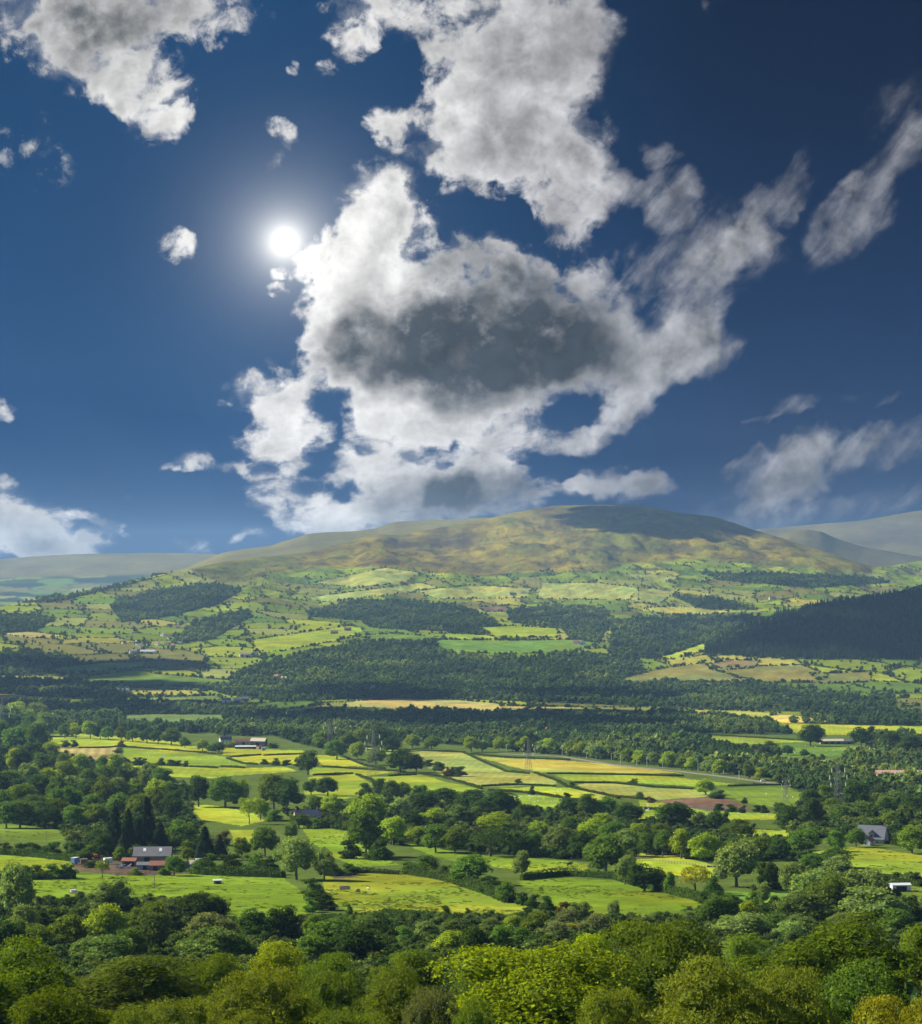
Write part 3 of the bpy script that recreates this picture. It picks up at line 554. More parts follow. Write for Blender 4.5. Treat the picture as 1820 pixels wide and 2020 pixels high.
def crown_mesh(name, seed, n_lobes, n_leaf, size, shape='round', core=True, droop=0, flat=0, aspect=1, mat=None, sq=.85, sub=0, cr=.6):
    rng = np.random.default_rng(seed); L = lobes(rng, n_lobes, shape)
    zm = max(c[2] + r * sq for c, r in L); xm = np.percentile([abs(c[0]) + r for c, r in L] + [abs(c[1]) + r for c, r in L], 96)
    L = [(c * (.46 / xm, .46 / xm, .98 / zm), r) for c, r in L]
    if sub:                                      # every mass breaks up into smaller bosses
        L2 = []
        for c, r in L:
            for _ in range(sub):
                o = unit(rng.normal(0, 1, 3)); o[2] = abs(o[2]) * 1.1 - .25
                L2.append((c + o * r * .75, r * rng.uniform(.38, .6)))
        Lc, L = L, L + L2
    else: Lc = L
    V, F4, F3, val = [], [], [], []; nv = 0
    tot = sum(r * r for c, r in L)
    for c, r in L:
        k = int(n_leaf * r * r / tot); n = unit(rng.normal(0, 1, (k, 3))); n[:, 2] = np.where(n[:, 2] < -.35, -n[:, 2], n[:, 2])
        p = c + n * r * rng.uniform(.62, 1.14, (k, 1)) * np.array((1, 1, sq))
        keep = np.ones(k, bool)
        for c2, r2 in L:
            if c2 is not c: keep &= np.linalg.norm((p - c2) / np.array((1, 1, sq)), axis=1) > r2 * .72
        p, n = p[keep], n[keep]
        v, f = leaf_cards(p, n, size, rng, droop, flat, aspect)
        V.append(v); F4.append(f + nv); nv += len(v)
        lt = rng.uniform(.2, .62); val.append(np.clip(lt + rng.normal(0, .22, len(f)), 0, 1))
    if core:
        iv, fi = ICO1
        for c, r in Lc:
            v = iv * (r * cr * rng.uniform(.85, 1.1, (len(iv), 1))) * np.array((1, 1, sq)) + c
            V.append(v); F3.append(fi + nv); nv += len(v)
    nf3 = sum(len(f) for f in F3)
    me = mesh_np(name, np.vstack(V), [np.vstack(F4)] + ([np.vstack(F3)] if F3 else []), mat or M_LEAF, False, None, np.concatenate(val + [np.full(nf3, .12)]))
    return me, Lc
def tube(pts, rads, n=6):
    pts = np.array(pts, float); V = []; F = []
    for i, p in enumerate(pts):
        d = unit((pts[min(i + 1, len(pts) - 1)] - pts[max(i - 1, 0)])[None])[0]
        a = unit(np.cross(d, (0.31, .95, .1))[None])[0]; b = np.cross(d, a)
        for k in range(n):
            th = 2 * math.pi * k / n; V.append(p + rads[i] * (math.cos(th) * a + math.sin(th) * b))
    for i in range(len(pts) - 1):
        for k in range(n): F.append((i * n + k, i * n + (k + 1) % n, (i + 1) * n + (k + 1) % n, (i + 1) * n + k))
    return np.array(V), np.array(F)
def merge(parts):
    V, F, n = [], {}, 0
    for v, f in parts:
        V.append(v); f = np.asarray(f); F.setdefault(f.shape[1], []).append(f + n); n += len(v)
    return np.vstack(V), [np.vstack(x) for x in F.values()]
def trunk_mesh(name, seed, L, r=.028, mat=None, reach=8):
    rng = np.random.default_rng(seed); top = np.array((rng.normal(0, .03), rng.normal(0, .03), .6))
    P = [tube([(0, 0, -.06), (0, 0, .0), (.0, .005, .15), top * (.6, .6, .6), top, top + (0, 0, .2)], [r * 1.6, r * 1.2, r, r * .8, r * .5, r * .2])]
    for c, q in sorted(L, key=lambda l: -l[1])[:reach]:
        s = top * rng.uniform(.35, .95); mid_ = (s + c) / 2 + (0, 0, -.03)
        P.append(tube([s, mid_, c + unit(c[None] - s)[0] * q * .6], [r * .5, r * .32, r * .1], 5))
    v, f = merge(P); return mesh_np(name, v, f, mat or M_BARK, True)
def conifer_mesh(name, seed, levels=22, per=11):
    rng = np.random.default_rng(seed); P, N, sz = [], [], []
    V, F, nv, val = [], [], 0, []
    for i in range(levels):
        z = .08 + .92 * i / levels; R = .5 * (1 - z) ** .8 * (1 + .22 * rng.normal()) + .02
        for k in range(per):
            th = rng.random() * 6.283; Rk = R * rng.uniform(.7, 1.12); m = 7
            s = np.linspace(.15, 1, m)[:, None]; dr = np.array((math.cos(th), math.sin(th), 0)); pr = np.array((-dr[1], dr[0], 0))
            p = dr * Rk * s + np.array((0, 0, z)) - np.array((0, 0, .11)) * s ** 1.5 * (.6 + R * 2)
            n = np.tile((0, 0, 1.0), (m, 1)) + dr * .5
            v, f = leaf_cards(p + rng.normal(0, .012, p.shape), n, .036, rng, .5, .4, .8); V.append(v); F.append(f + nv); nv += len(v); val.append(rng.uniform(.1, .6, len(f)))
    a = np.linspace(0, 6.283, 9)[:-1]
    cv = np.vstack([np.stack([.33 * np.cos(a), .33 * np.sin(a), 0 * a + .1], 1), [(0, 0, .93)]]); cf = np.array([(i, (i + 1) % 8, 8) for i in range(8)])
    V.append(cv)
    return mesh_np(name, np.vstack(V), [np.vstack(F), cf + nv], M_NEEDLE, False, None, np.concatenate(val + [np.full(8, .05)]))
PROTO = {}
def proto(kind, *a, tr=True, tm=None, tk=.028, **k):
    me, L = crown_mesh('crown', *a, **k)
    PROTO.setdefault(kind, []).append((me, trunk_mesh('trunk', a[0] + 500, L, tk, tm) if tr else None))
# foreground crowns: individual sprays of leaf
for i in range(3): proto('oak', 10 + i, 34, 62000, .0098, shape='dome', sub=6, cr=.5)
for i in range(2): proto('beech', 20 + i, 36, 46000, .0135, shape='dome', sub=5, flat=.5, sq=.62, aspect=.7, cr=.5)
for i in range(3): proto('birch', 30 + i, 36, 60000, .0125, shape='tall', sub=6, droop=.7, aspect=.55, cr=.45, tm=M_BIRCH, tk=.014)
# trees of the valley
for i in range(5): proto('round', 40 + i, 26, 7000, .024, shape='round', sub=4)
for i in range(4): proto('tall', 50 + i, 26, 7000, .024, shape='tall', sub=4)
for i in range(2): proto('open', 60 + i, 18, 4200, .024, shape='spread', sub=3, core=False)
for i in range(3): proto('bush', 70 + i, 18, 4500, .03, shape='dome', sub=3, tr=False)
for i in range(3):
    v, f = tube([(0, 0, -.06), (0, 0, .5), (0, 0, .97)], [.022, .014, .003]); PROTO.setdefault('conifer', []).append((conifer_mesh('crown', 80 + i), mesh_np('trunk', v, f, M_BARK, True)))
for i in range(3): proto('far', 90 + i, 12, 1100, .05, shape='round', tr=False)
HUE = dict(ash=(.20, .30, .10), lime=(.25, .36, .035), mid=(.11, .21, .04), dark=(.055, .11, .027), olive=(.135, .21, .03), blue=(.125, .205, .06), gold=(.28, .31, .03), oak=(.215, .295, .016), beech=(.105, .165, .014), birch=(.185, .25, .034), leaf=(.085, .15, .026), copper=(.10, .085, .036), fir=(.022, .044, .018), grey=(.16, .21, .085))
WORD = dict(leaf='leaf green', ash='pale green', lime='bright yellow-green', mid='mid-green', dark='dark green', olive='olive green', blue='blue-green', gold='golden green', oak='bright yellow-green', beech='deep olive', birch='light olive', copper='purple-brown', fir='blackish green', grey='grey-green')
LANDMARKS = [('grey barn with two roof lights', 302, 1690), ('slate-roofed house with a dormer', 1722, 1650), ('slate cottage among the trees', 600, 1612), ('ploughed brown field', 1395, 1588), ('striped stubble field', 165, 1490), ('white farmhouse', 446, 1462),
    ('green hut in the meadow', 429, 1742), ('white trough in the meadow', 144, 1758), ('white field shelter', 1777, 1757), ('tallest pylon', 737, 1528), ('pylon in the green field', 1551, 1583), ('pylon among the trees', 1655, 1604), ('pylon by the pale field', 1043, 1520), ('stack of logs', 680, 1753),
    ('black feed trough', 1405, 1709), ('field corner pole', 305, 1750), ('telegraph pole in the side field', 91, 1657), ('long low barns', 1640, 1466)]
USED = {}
ORD = ['', 'second', 'third', 'fourth', 'fifth', 'sixth', 'seventh', 'eighth', 'ninth', 'tenth', 'eleventh', 'twelfth', 'thirteenth', 'fourteenth', 'fifteenth', 'sixteenth', 'seventeenth', 'eighteenth', 'nineteenth', 'twentieth']
PENDING = []
def plant(kind, hue, x, yb, w, h, label=None, group=None, name=None, cat=None, d=None, i=None, rz=None):
    """a tree whose crown is w wide and whose foot-to-top is h (picture units at its distance)"""
    if d is None:
        if 1795 < yb < 1920 and kind != 'bush': w, h = w * 1.15, h * 1.15
        d, p = ground_at(x, yb)
    else: p = height_d(x, d)
    m = S * d * K; me, tr = PROTO[kind][RNG.integers(len(PROTO[kind])) if i is None else i % len(PROTO[kind])]
    rz = RNG.random() * 6.283 if rz is None else rz
    nm = name or ('conifer_tree' if kind == 'conifer' else 'bush' if kind == 'bush' else 'broadleaf_tree')
    w *= 1.15; asy = RNG.uniform(.86, 1.14); sc = (w * m * asy, w * m / asy, h * m); hc = HUE[hue]; j = RNG.uniform(.85, 1.15)
    if tr is None:
        o = link(nm, me, None, p, rz, (sc[0], sc[1], sc[2])); o.location.z -= .12 * h * m; o.color = (hc[0] * j, hc[1] * j, hc[2] * j, 1)
    else:
        o = link(nm, None, None, p, rz); o.empty_display_size = .1
        c = link('crown', me, o, None, 0, sc); c.color = (hc[0] * j, hc[1] * j, hc[2] * j, 1)
        link('trunk', tr, o, None, 0, sc)
    o['category'] = cat or ('bush' if kind == 'bush' else 'tree')
    if label: o['label'] = label
    else: PENDING.append((o, x, yb, w, h, kind, hue))
    o['group'] = group or ('bushes of the fields and hedges' if kind == 'bush' else 'conifers of the valley' if kind == 'conifer' else 'broadleaf trees of the valley')
    return o
def finish_labels():
    """tell neighbours apart: look first, then nearest landmark and side, then which one counted from it"""
    byk = {}
    for o, x, yb, w, h, kind, hue in PENDING:
        best = min(LANDMARKS, key=lambda l: ((l[1] - x) / 1.0) ** 2 + ((l[2] - yb) * 2.2) ** 2)
        dx, dy = x - best[1], (yb - best[2]) * 2.2
        side = ('left of' if dx < 0 else 'right of') if abs(dx) > abs(dy) else ('behind' if dy < 0 else 'in front of')
        shp = {'bush': 'bush', 'conifer': 'pointed conifer', 'tall': 'upright tree', 'open': 'open-crowned tree', 'round': 'round tree'}.get(kind, 'tree')
        size = 'large ' if w > 58 else 'small ' if w < 28 else ''
        byk.setdefault((size + WORD[hue] + ' ' + shp, side, best[0]), []).append((math.hypot(dx, dy), o))
    for (look, side, lm), L in byk.items():
        L.sort(key=lambda q: q[0])
        for n, (_, o) in enumerate(L):
            pre = '' if len(L) == 1 else ('nearest ' if n == 0 else ORD[min(n, len(ORD) - 1)] + ' nearest ')
            o['label'] = f'{pre}{look} {side} the {lm}'.replace('slate cottage among the trees', 'slate cottage')

# --- the foreground wood on the slope below the viewpoint -------------------------------------------------
FG = [  # kind, hue, x, top y, width, distance, height in m, words
 ('oak', 'beech', 50, 1846, 250, 225, 15, 'dark olive oak at the left edge of the foreground wood'), ('beech', 'olive', 268, 1872, 270, 235, 14, 'pale beech with layered sprays between the dark oak and the birches'), ('oak', 'beech', 428, 1872, 130, 250, 14, 'small rounded oak behind the layered beech'),
 ('oak', 'oak', 545, 1850, 165, 250, 16, 'yellow-green oak peeping over the two birches'), ('birch', 'birch', 355, 1952, 190, 165, 11, 'low light olive birch in front of the layered beech'), ('birch', 'birch', 525, 1900, 215, 170, 14, 'tall light olive birch with drooping twigs in front of the yellow-green oak'),
 ('oak', 'beech', 655, 1874, 130, 240, 13, 'dull olive tree right of the drooping birch'), ('beech', 'beech', 810, 1861, 165, 265, 13, 'dark beech standing alone behind the weeping trees'), ('birch', 'olive', 648, 1905, 150, 185, 13, 'grey-olive weeping birch in the middle of the wood'), ('birch', 'olive', 775, 1895, 185, 190, 14, 'weeping birch in front of the dark beech'),
 ('birch', 'grey', 848, 1932, 140, 165, 11, 'short grey-green birch left of the great bright oak'), ('oak', 'oak', 1085, 1845, 390, 190, 19, 'great bright yellow-green oak, the broadest crown in front'), ('oak', 'beech', 985, 1866, 170, 235, 15, 'darker oak behind the left side of the great bright oak'),
 ('oak', 'oak', 1165, 1836, 165, 245, 17, 'sunlit oak crown rising behind the great bright oak'), ('oak', 'beech', 1320, 1812, 235, 245, 18, 'tall dark oak right of the great bright oak'), ('beech', 'olive', 1465, 1840, 130, 250, 15, 'narrow olive beech between the two dark crowns'),
 ('beech', 'beech', 1640, 1806, 280, 235, 19, 'broad dark beech, highest crown on the right'), ('beech', 'beech', 1815, 1816, 160, 240, 18, 'dark beech cut off by the right edge'), ('birch', 'birch', 1400, 1893, 330, 150, 14, 'sprawling light olive tree with bare pale branches'), ('birch', 'birch', 1205, 1930, 150, 150, 11, 'small olive tree between the great oak and the sprawling tree'), ('birch', 'birch', 1560, 1905, 200, 152, 13, 'right half-crown leaning on the sprawling olive tree'),
 ('oak', 'leaf', 1705, 1902, 230, 165, 14, 'green rounded tree in front of the broad dark beech'), ('oak', 'gold', 1755, 1968, 170, 125, 8, 'golden leafy shrub in the lower right corner'), ('oak', 'gold', 1835, 1962, 130, 122, 8, 'golden leafy shrub touching the right edge'), ('birch', 'olive', 250, 1985, 170, 150, 9, 'low shaggy birch under the layered beech'), ('oak', 'beech', 120, 1935, 220, 170, 12, 'shadowed oak low in the left corner'), ('oak', 'beech', -60, 1880, 180, 200, 14, 'oak half outside the left edge'),
 ('birch', 'olive', 930, 1962, 130, 150, 10, 'little birch at the foot of the great bright oak'), ('birch', 'olive', 700, 1975, 190, 145, 9, 'low weeping birch under the middle of the wood'), ('birch', 'birch', 480, 1990, 190, 140, 8, 'low birch under the tall drooping one'), ('oak', 'beech', 1900, 1900, 160, 200, 14, 'oak beyond the right edge'),
]
for n, (kind, hue, x, yt, w, d, hm, lab) in enumerate(FG):
    g = height_d(x, d); ztop = -(yt - (14 if x > 1250 else 0) - Y0) * S * d * K; h = max(ztop - g.z, 5.0)
    m = S * d * K; h *= .945; o = plant(kind, hue, x, 0, w, h / m, lab, 'foreground wood', d=d, i=n)
# bare pale branches standing out of the sprawling tree
def bough(pts, d, r):
    m = S * d * K
    return tube([((x - X0) * m, (d + dd) * K, -(y - Y0) * m) for x, y, dd in pts], np.linspace(r, r * .35, len(pts)) * K, 6)
for o in [o for o in C.objects if o.get('label') == 'sprawling light olive tree with bare pale branches']:
    v, f = merge([bough([(1442, 1990, -13), (1437, 1967, -15), (1440, 1955, -16), (1448, 1946, -16), (1456, 1936, -16)], 150, .06), bough([(1441, 1952, -15), (1434, 1945, -15), (1430, 1938, -15)], 150, .035), bough([(1442, 2010, -13), (1462, 1998, -14), (1480, 1985, -15), (1492, 1966, -16)], 150, .05), bough([(1405, 2010, -12), (1415, 1992, -14), (1424, 1978, -15)], 150, .045)])
    b = link('branch', mesh_np('branch', v, f, plain('bare bark', (.36, .27, .2), .8, .3, 4), True)); b.parent = o; b.matrix_parent_inverse = o.matrix_basis.inverted()
    b['label'] = 'pale bare branches'

# --- second belt, valley trees: kind, hue, x, foot y, width, height ---------------------------------------
TREES = '''
tall ash 34 1822 72 105;round ash 48 1850 58 58;bush dark 88 1838 48 50;bush dark 122 1836 52 52;tall ash 216 1808 74 62;bush dark 248 1806 34 40;tall olive 132 1878 70 64;round lime 208 1868 72 76;round olive 296 1846 62 60;round grey 330 1842 50 60;bush dark 345 1820 60 50;round dark 385 1822 62 54;round dark 424 1820 44 46
tall blue 303 1885 72 76;tall grey 408 1866 70 58;tall grey 448 1868 50 48;tall blue 418 1902 110 62;round blue 218 1908 84 54;round blue 170 1900 56 44;round dark 505 1862 60 60;tall dark 552 1862 66 64;tall grey 598 1862 44 52;bush olive 484 1850 40 48;tall mid 460 1902 66 52;round dark 20 1885 60 60;round olive 70 1882 60 50;tall mid 255 1900 60 60
round olive 30 1872 44 50;tall mid 618 1868 40 56;round mid 655 1880 84 62;round blue 738 1856 60 52;round dark 700 1905 104 66;tall mid 620 1905 70 52;bush mid 800 1868 60 44;bush dark 772 1862 40 34;round ash 844 1862 42 40;round blue 888 1856 54 36;round lime 892 1890 64 48;tall dark 937 1912 66 76;tall mid 985 1890 54 56;round ash 970 1852 40 36;round lime 1012 1844 32 34;tall olive 1062 1848 54 42;bush mid 1030 1866 64 40
tall grey 1098 1868 62 44;tall grey 1122 1834 42 36;tall ash 1144 1822 40 38;tall grey 1178 1850 66 40;round gold 1128 1850 34 24;bush mid 1080 1872 50 36;round ash 1290 1826 22 24;bush ash 1358 1822 32 30;round mid 1412 1834 58 60;tall mid 1440 1834 32 54;round lime 1472 1828 44 44;round ash 1468 1856 84 50;round mid 1522 1850 60 42;round blue 1592 1836 90 68;round blue 1575 1852 62 40;tall ash 1722 1830 116 70;bush dark 1802 1824 50 56;tall ash 1660 1842 50 36;bush blue 1680 1850 70 40;bush dark 1500 1826 30 34;tall ash 1560 1860 60 36;bush mid 1345 1850 60 34;bush blue 1250 1856 60 30;tall mid 1770 1850 60 50
tall ash 1560 1772 52 72;round ash 1608 1790 98 78;round olive 1635 1812 76 76;tall ash 1702 1788 84 74;bush dark 1755 1790 48 46;round ash 1656 1728 58 42;round mid 1604 1716 48 34;round dark 1648 1712 66 38;tall dark 1516 1756 44 56;round ash 1454 1750 92 92;open gold 1372 1766 66 58;bush dark 1408 1762 38 38;round ash 1234 1745 48 58;round dark 1272 1758 74 56;tall mid 1322 1762 24 42;bush dark 1420 1790 40 36;bush mid 1448 1790 36 32;bush mid 1485 1792 36 38;tall ash 1506 1788 38 44;bush dark 1530 1790 36 26;bush dark 1554 1792 36 26;bush dark 1390 1782 36 26;round mid 1680 1812 50 50
tall dark 392 1592 54 62;round mid 445 1594 64 64;round lime 476 1585 40 48;round olive 540 1597 60 70;round dark 566 1598 66 64;open lime 492 1626 34 52;round lime 514 1618 36 44;bush mid 540 1620 36 28;bush mid 622 1634 44 22;round mid 590 1634 40 28;tall mid 523 1690 64 60;round blue 575 1660 28 40;tall olive 478 1696 36 44;tall ash 585 1736 86 84;tall ash 640 1738 52 64;bush dark 408 1722 50 44;bush dark 450 1726 52 46;bush mid 500 1726 56 48;bush dark 535 1726 44 42;tall olive 370 1700 30 28;open olive 202 1732 30 34;tall mid 344 1728 44 40;bush mid 326 1727 30 18;bush olive 268 1727 26 16;tall olive 236 1700 26 30;bush dark 180 1712 30 16;bush mid 392 1724 36 30;round grey 425 1690 44 40;bush copper 440 1668 40 34;round mid 360 1662 50 46;bush olive 380 1680 40 36
bush dark 10 1686 36 26;bush mid 40 1686 34 28;bush dark 70 1688 40 30;bush dark 104 1690 42 34;bush grey 150 1668 40 36;bush dark 148 1690 44 34;bush mid 170 1696 36 32;bush mid 42 1732 40 32;bush dark 72 1734 44 30;bush mid 104 1734 42 34;bush dark 136 1734 36 34;bush mid 20 1735 40 26;tall dark 205 1696 44 52;round dark 190 1665 34 30
round dark 608 1528 50 48;round dark 647 1570 46 38;round dark 614 1568 30 32;round mid 665 1498 46 40;round lime 705 1500 34 37;round olive 742 1510 44 35;round dark 790 1524 60 48;round dark 822 1524 34 38;bush dark 846 1512 24 16;bush dark 866 1521 28 22;bush copper 886 1532 28 22;bush dark 906 1532 30 24;round dark 752 1482 60 48;round olive 640 1476 40 36;round olive 690 1478 34 34;round lime 711 1474 30 38;round dark 774 1486 34 34;round lime 814 1476 32 28;round olive 852 1480 34 28
bush dark 722 1570 34 28;tall dark 752 1578 40 42;round mid 775 1580 36 42;round mid 796 1578 34 34;tall mid 828 1576 34 28;tall lime 655 1612 50 44;round mid 625 1606 38 36;bush mid 694 1598 32 28;round lime 726 1632 78 68;tall mid 722 1690 70 90;round lime 776 1668 54 58;bush dark 750 1696 62 46;bush dark 690 1694 50 40;tall ash 790 1610 50 36;round dark 836 1600 62 40;round dark 882 1586 52 32;round dark 930 1602 62 46;round dark 984 1604 64 46;round dark 958 1612 50 34;round lime 857 1628 50 34;round dark 808 1636 54 36;tall blue 902 1628 48 40;tall blue 938 1628 32 38;round oak 978 1642 64 40;bush copper 945 1648 26 20
round lime 822 1662 40 32;round mid 860 1682 58 56;round olive 898 1684 54 54;open dark 968 1690 84 56;round dark 1026 1690 54 52;tall mid 1018 1604 32 24;tall dark 1042 1622 44 36;round lime 1064 1654 40 34;round ash 1106 1688 64 60;round mid 1056 1684 44 44;round dark 1152 1694 54 54;tall mid 1160 1612 42 46;round dark 1122 1610 40 36;round mid 1200 1612 44 40;round mid 1196 1726 98 82;tall ash 1030 1730 42 52;bush mid 806 1724 38 30;round mid 844 1724 50 38;bush dark 880 1734 36 32;round mid 926 1746 84 58;bush dark 968 1762 52 40;round mid 1000 1780 38 40;bush dark 1032 1786 30 30;bush dark 1053 1792 34 32;bush dark 1080 1796 34 32;bush copper 1118 1804 40 30;bush dark 1043 1810 27 24;bush dark 1068 1808 16 16;bush dark 1155 1801 9 15;bush dark 1168 1810 14 16;round ash 1212 1812 24 32
bush olive 880 1808 18 26;bush dark 925 1808 14 19;bush mid 688 1806 20 26;bush mid 616 1774 48 46;bush dark 640 1796 42 40;bush mid 612 1800 34 34;bush dark 690 1726 44 26;bush dark 660 1728 36 24;tall mid 1130 1655 50 44;round lime 1170 1660 54 46;round mid 1215 1672 56 54;round ash 1235 1690 60 56;tall lime 1190 1640 46 36
round dark 1240 1626 60 44;round dark 1333 1636 78 54;tall blue 1382 1630 30 28;round dark 1410 1634 40 34;bush dark 1432 1630 20 32;round dark 1553 1642 62 56;tall mid 1437 1652 34 28;round olive 1463 1654 44 38;round mid 1588 1686 66 54;tall mid 1650 1680 38 42;round mid 1690 1672 40 40;round olive 1800 1684 62 54;round mid 1276 1686 44 44;tall mid 1308 1690 34 54;tall lime 1344 1694 48 60;round lime 1394 1700 56 58;round mid 1460 1698 50 50;round olive 1496 1694 50 44;round dark 1540 1698 50 46;tall lime 1262 1664 44 40;round olive 1300 1660 40 36
round lime 1393 1568 44 32;bush dark 1418 1576 34 20;bush dark 1250 1548 20 14;tall ash 1263 1578 15 16;bush copper 1285 1584 20 14;bush dark 1470 1585 14 13;bush dark 1418 1600 20 18;bush dark 1443 1602 26 18;bush dark 1466 1604 18 18;bush dark 1508 1604 20 18;bush dark 1496 1602 20 16;bush dark 1540 1602 28 22;bush dark 1050 1568 17 20;bush dark 1120 1574 18 12;bush dark 1023 1545 17 10;bush dark 1130 1552 14 12
tall dark 1607 1640 46 66;tall dark 1690 1602 48 64;round mid 1713 1620 70 38;tall olive 1630 1588 36 40;round mid 1745 1610 40 40;round mid 1660 1628 50 40;tall olive 1640 1612 44 38;round dark 1600 1596 40 40;round mid 1770 1600 50 40;round olive 1755 1640 46 40;tall dark 1735 1585 40 34;round dark 1800 1612 50 44;round dark 1660 1580 44 36;round mid 1700 1645 34 26
round dark 1600 1472 44 44;round dark 1612 1460 34 30;round dark 1700 1474 40 40;tall dark 1720 1452 20 20;bush dark 1490 1484 24 18;round dark 1518 1484 34 22;round dark 1554 1490 30 20;round dark 1588 1494 20 16;bush dark 1604 1496 14 10;bush dark 1624 1497 12 11;round dark 1515 1506 30 22;round dark 1760 1480 44 38;round dark 1800 1490 50 40
'''
for row in TREES.replace('\n', ';').split(';'):
    q = row.split()
    if len(q) == 6: plant(q[0], q[1], *map(float, q[2:]))
for x, yb, w, h in [(227, 1692, 58, 104), (254, 1684, 46, 92), (290, 1678, 58, 108), (316, 1682, 44, 62), (404, 1696, 52, 68), (434, 1692, 36, 46), (1780, 1650, 36, 50), (1764, 1636, 30, 44), (272, 1682, 44, 70), (245, 1694, 40, 66), (1798, 1640, 28, 44)]:
    plant('conifer', 'fir', x, yb, w * 1.3, h)
# the wood on the left slope, row behind row
rw = np.random.default_rng(5)
for yb, xa, xb, sp, hh in [(1432, 4, 70, 34, 48), (1452, 8, 118, 34, 48), (1480, 0, 85, 36, 54), (1508, 0, 105, 30, 40), (1530, -10, 235, 30, 44), (1556, -10, 345, 33, 48), (1584, -10, 360, 36, 52), (1612, 0, 350, 38, 54), (1634, 10, 200, 40, 52)]:
    x = xa
    while x < xb:
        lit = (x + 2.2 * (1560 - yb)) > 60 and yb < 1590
        hue = rw.choice(['lime', 'ash', 'lime', 'mid', 'ash'] if yb < 1500 else ['ash', 'lime', 'mid', 'olive', 'dark'] if lit else ['dark', 'mid', 'olive', 'dark', 'mid'])  # sunlight put into the leaf hue: brighter greens where lit, darker elsewhere
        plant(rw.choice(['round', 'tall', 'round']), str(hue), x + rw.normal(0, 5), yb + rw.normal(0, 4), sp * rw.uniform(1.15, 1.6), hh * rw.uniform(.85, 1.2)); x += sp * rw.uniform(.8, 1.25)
for x, yb, w, h, hu in [(128, 1456, 30, 30, 'mid'), (150, 1456, 32, 30, 'lime'), (178, 1458, 34, 36, 'lime'), (198, 1458, 24, 26, 'dark'), (214, 1460, 28, 28, 'mid'), (240, 1462, 28, 28, 'olive'), (262, 1464, 28, 26, 'mid'), (290, 1466, 32, 30, 'dark'), (312, 1468, 28, 28, 'dark'), (338, 1470, 38, 34, 'mid'), (365, 1476, 22, 22, 'dark'), (400, 1482, 24, 24, 'lime'), (420, 1486, 24, 20, 'mid'), (128, 1474, 22, 15, 'dark'), (146, 1474, 16, 16, 'dark'), (239, 1474, 20, 14, 'copper'), (233, 1486, 20, 12, 'dark'), (249, 1508, 20, 16, 'dark'), (270, 1510, 24, 18, 'dark'), (283, 1510, 16, 16, 'dark'), (302, 1512, 20, 8, 'dark'), (318, 1510, 20, 16, 'dark'), (338, 1511, 20, 15, 'dark'), (352, 1511, 16, 13, 'dark'), (366, 1513, 12, 14, 'dark'), (432, 1484, 28, 20, 'dark'), (455, 1474, 26, 12, 'lime'), (540, 1476, 24, 12, 'dark'), (522, 1508, 20, 12, 'dark'), (545, 1510, 22, 16, 'dark'), (565, 1511, 18, 14, 'dark'), (590, 1512, 26, 16, 'dark')]:
    plant('bush' if h < 20 else 'round', hu, x, yb, w, h)
for i, (x, yb) in enumerate([(930, 1484), (952, 1484), (985, 1482), (1012, 1483), (1034, 1484), (1070, 1486), (1084, 1487), (1125, 1490), (1146, 1492), (1166, 1494), (1194, 1497), (1240, 1506), (1262, 1508), (1292, 1512), (1320, 1514), (1346, 1518), (1366, 1520), (1396, 1524), (1420, 1528), (1478, 1538), (1500, 1540)]):
    plant('round' if i % 3 else 'tall', ['lime', 'ash', 'lime', 'olive'][i % 4], x, yb, rw.uniform(24, 34), rw.uniform(24, 32))  # bright leaf hues paint the sunlight on this roadside row
finish_labels()
print('trees', len(C.objects))

for o in C.objects:
    if len(o.get('label', '').split()) > 16: print('LONG', o['label'])

# ------------------------------------------------------------------ far woods and the hedgerows of the slopes
def clump(seed, n, size):
    """a small far tree: four leafy masses of sprays round a dark core, width 1, height 1"""
    rng = np.random.default_rng(seed); V, F, nv, T = [], [], 0, []
    L = [(np.array((rng.normal(0, .13), rng.normal(0, .13), z)), r) for z, r in ((.3, .34), (.5, .36), (.72, .25), (.45, .3), (.6, .3))]
    for c, r in L:
        k = n // len(L); nn = unit(rng.normal(0, 1, (k, 3))); nn[:, 2] = np.abs(nn[:, 2]) - .3; nn = unit(nn)
        v, f = leaf_cards(c + nn * r * rng.uniform(.8, 1.1, (k, 1)), nn, size, rng); V.append(v); F.append(f + nv); nv += len(v); T.append(np.repeat(rng.uniform(.6, 1.5, k), 4))
    core, nf = [], 0; iv, fi = ico(0); F3 = []
    for c, r in L[:3]: V.append(iv * r * .85 + c); F3.append(fi + nv); nv += len(iv); T.append(np.full(len(iv), .6))
    return np.vstack(V), np.vstack(F), np.vstack(F3), np.concatenate(T)
CL_BIG = [clump(i, 110, .095) for i in range(5)]; CL_SM = [clump(20 + i, 60, .13) for i in range(5)]
def spike(seed, n=70):
    rng = np.random.default_rng(seed); z = rng.random(n) ** 1.2; th = rng.random(n) * 6.283; R = .42 * (1 - z) + .03
    p = np.stack([R * np.cos(th), R * np.sin(th), .08 + z * .9], 1); nn = np.stack([np.cos(th), np.sin(th), .5 + 0 * th], 1)
    v, f = leaf_cards(p, nn, .1, rng, .4); a = np.linspace(0, 6.283, 7)[:-1]
    cv = np.vstack([np.stack([.34 * np.cos(a), .34 * np.sin(a), 0 * a + .05], 1), [(0, 0, .97)]]); cf = np.array([(i, (i + 1) % 6, 6) for i in range(6)])
    return np.vstack([v, cv]), f, cf + len(v), np.concatenate([np.repeat(rng.uniform(.6, 1.4, n), 4), np.full(7, .6)])
CL_FIR = [spike(i) for i in range(4)]
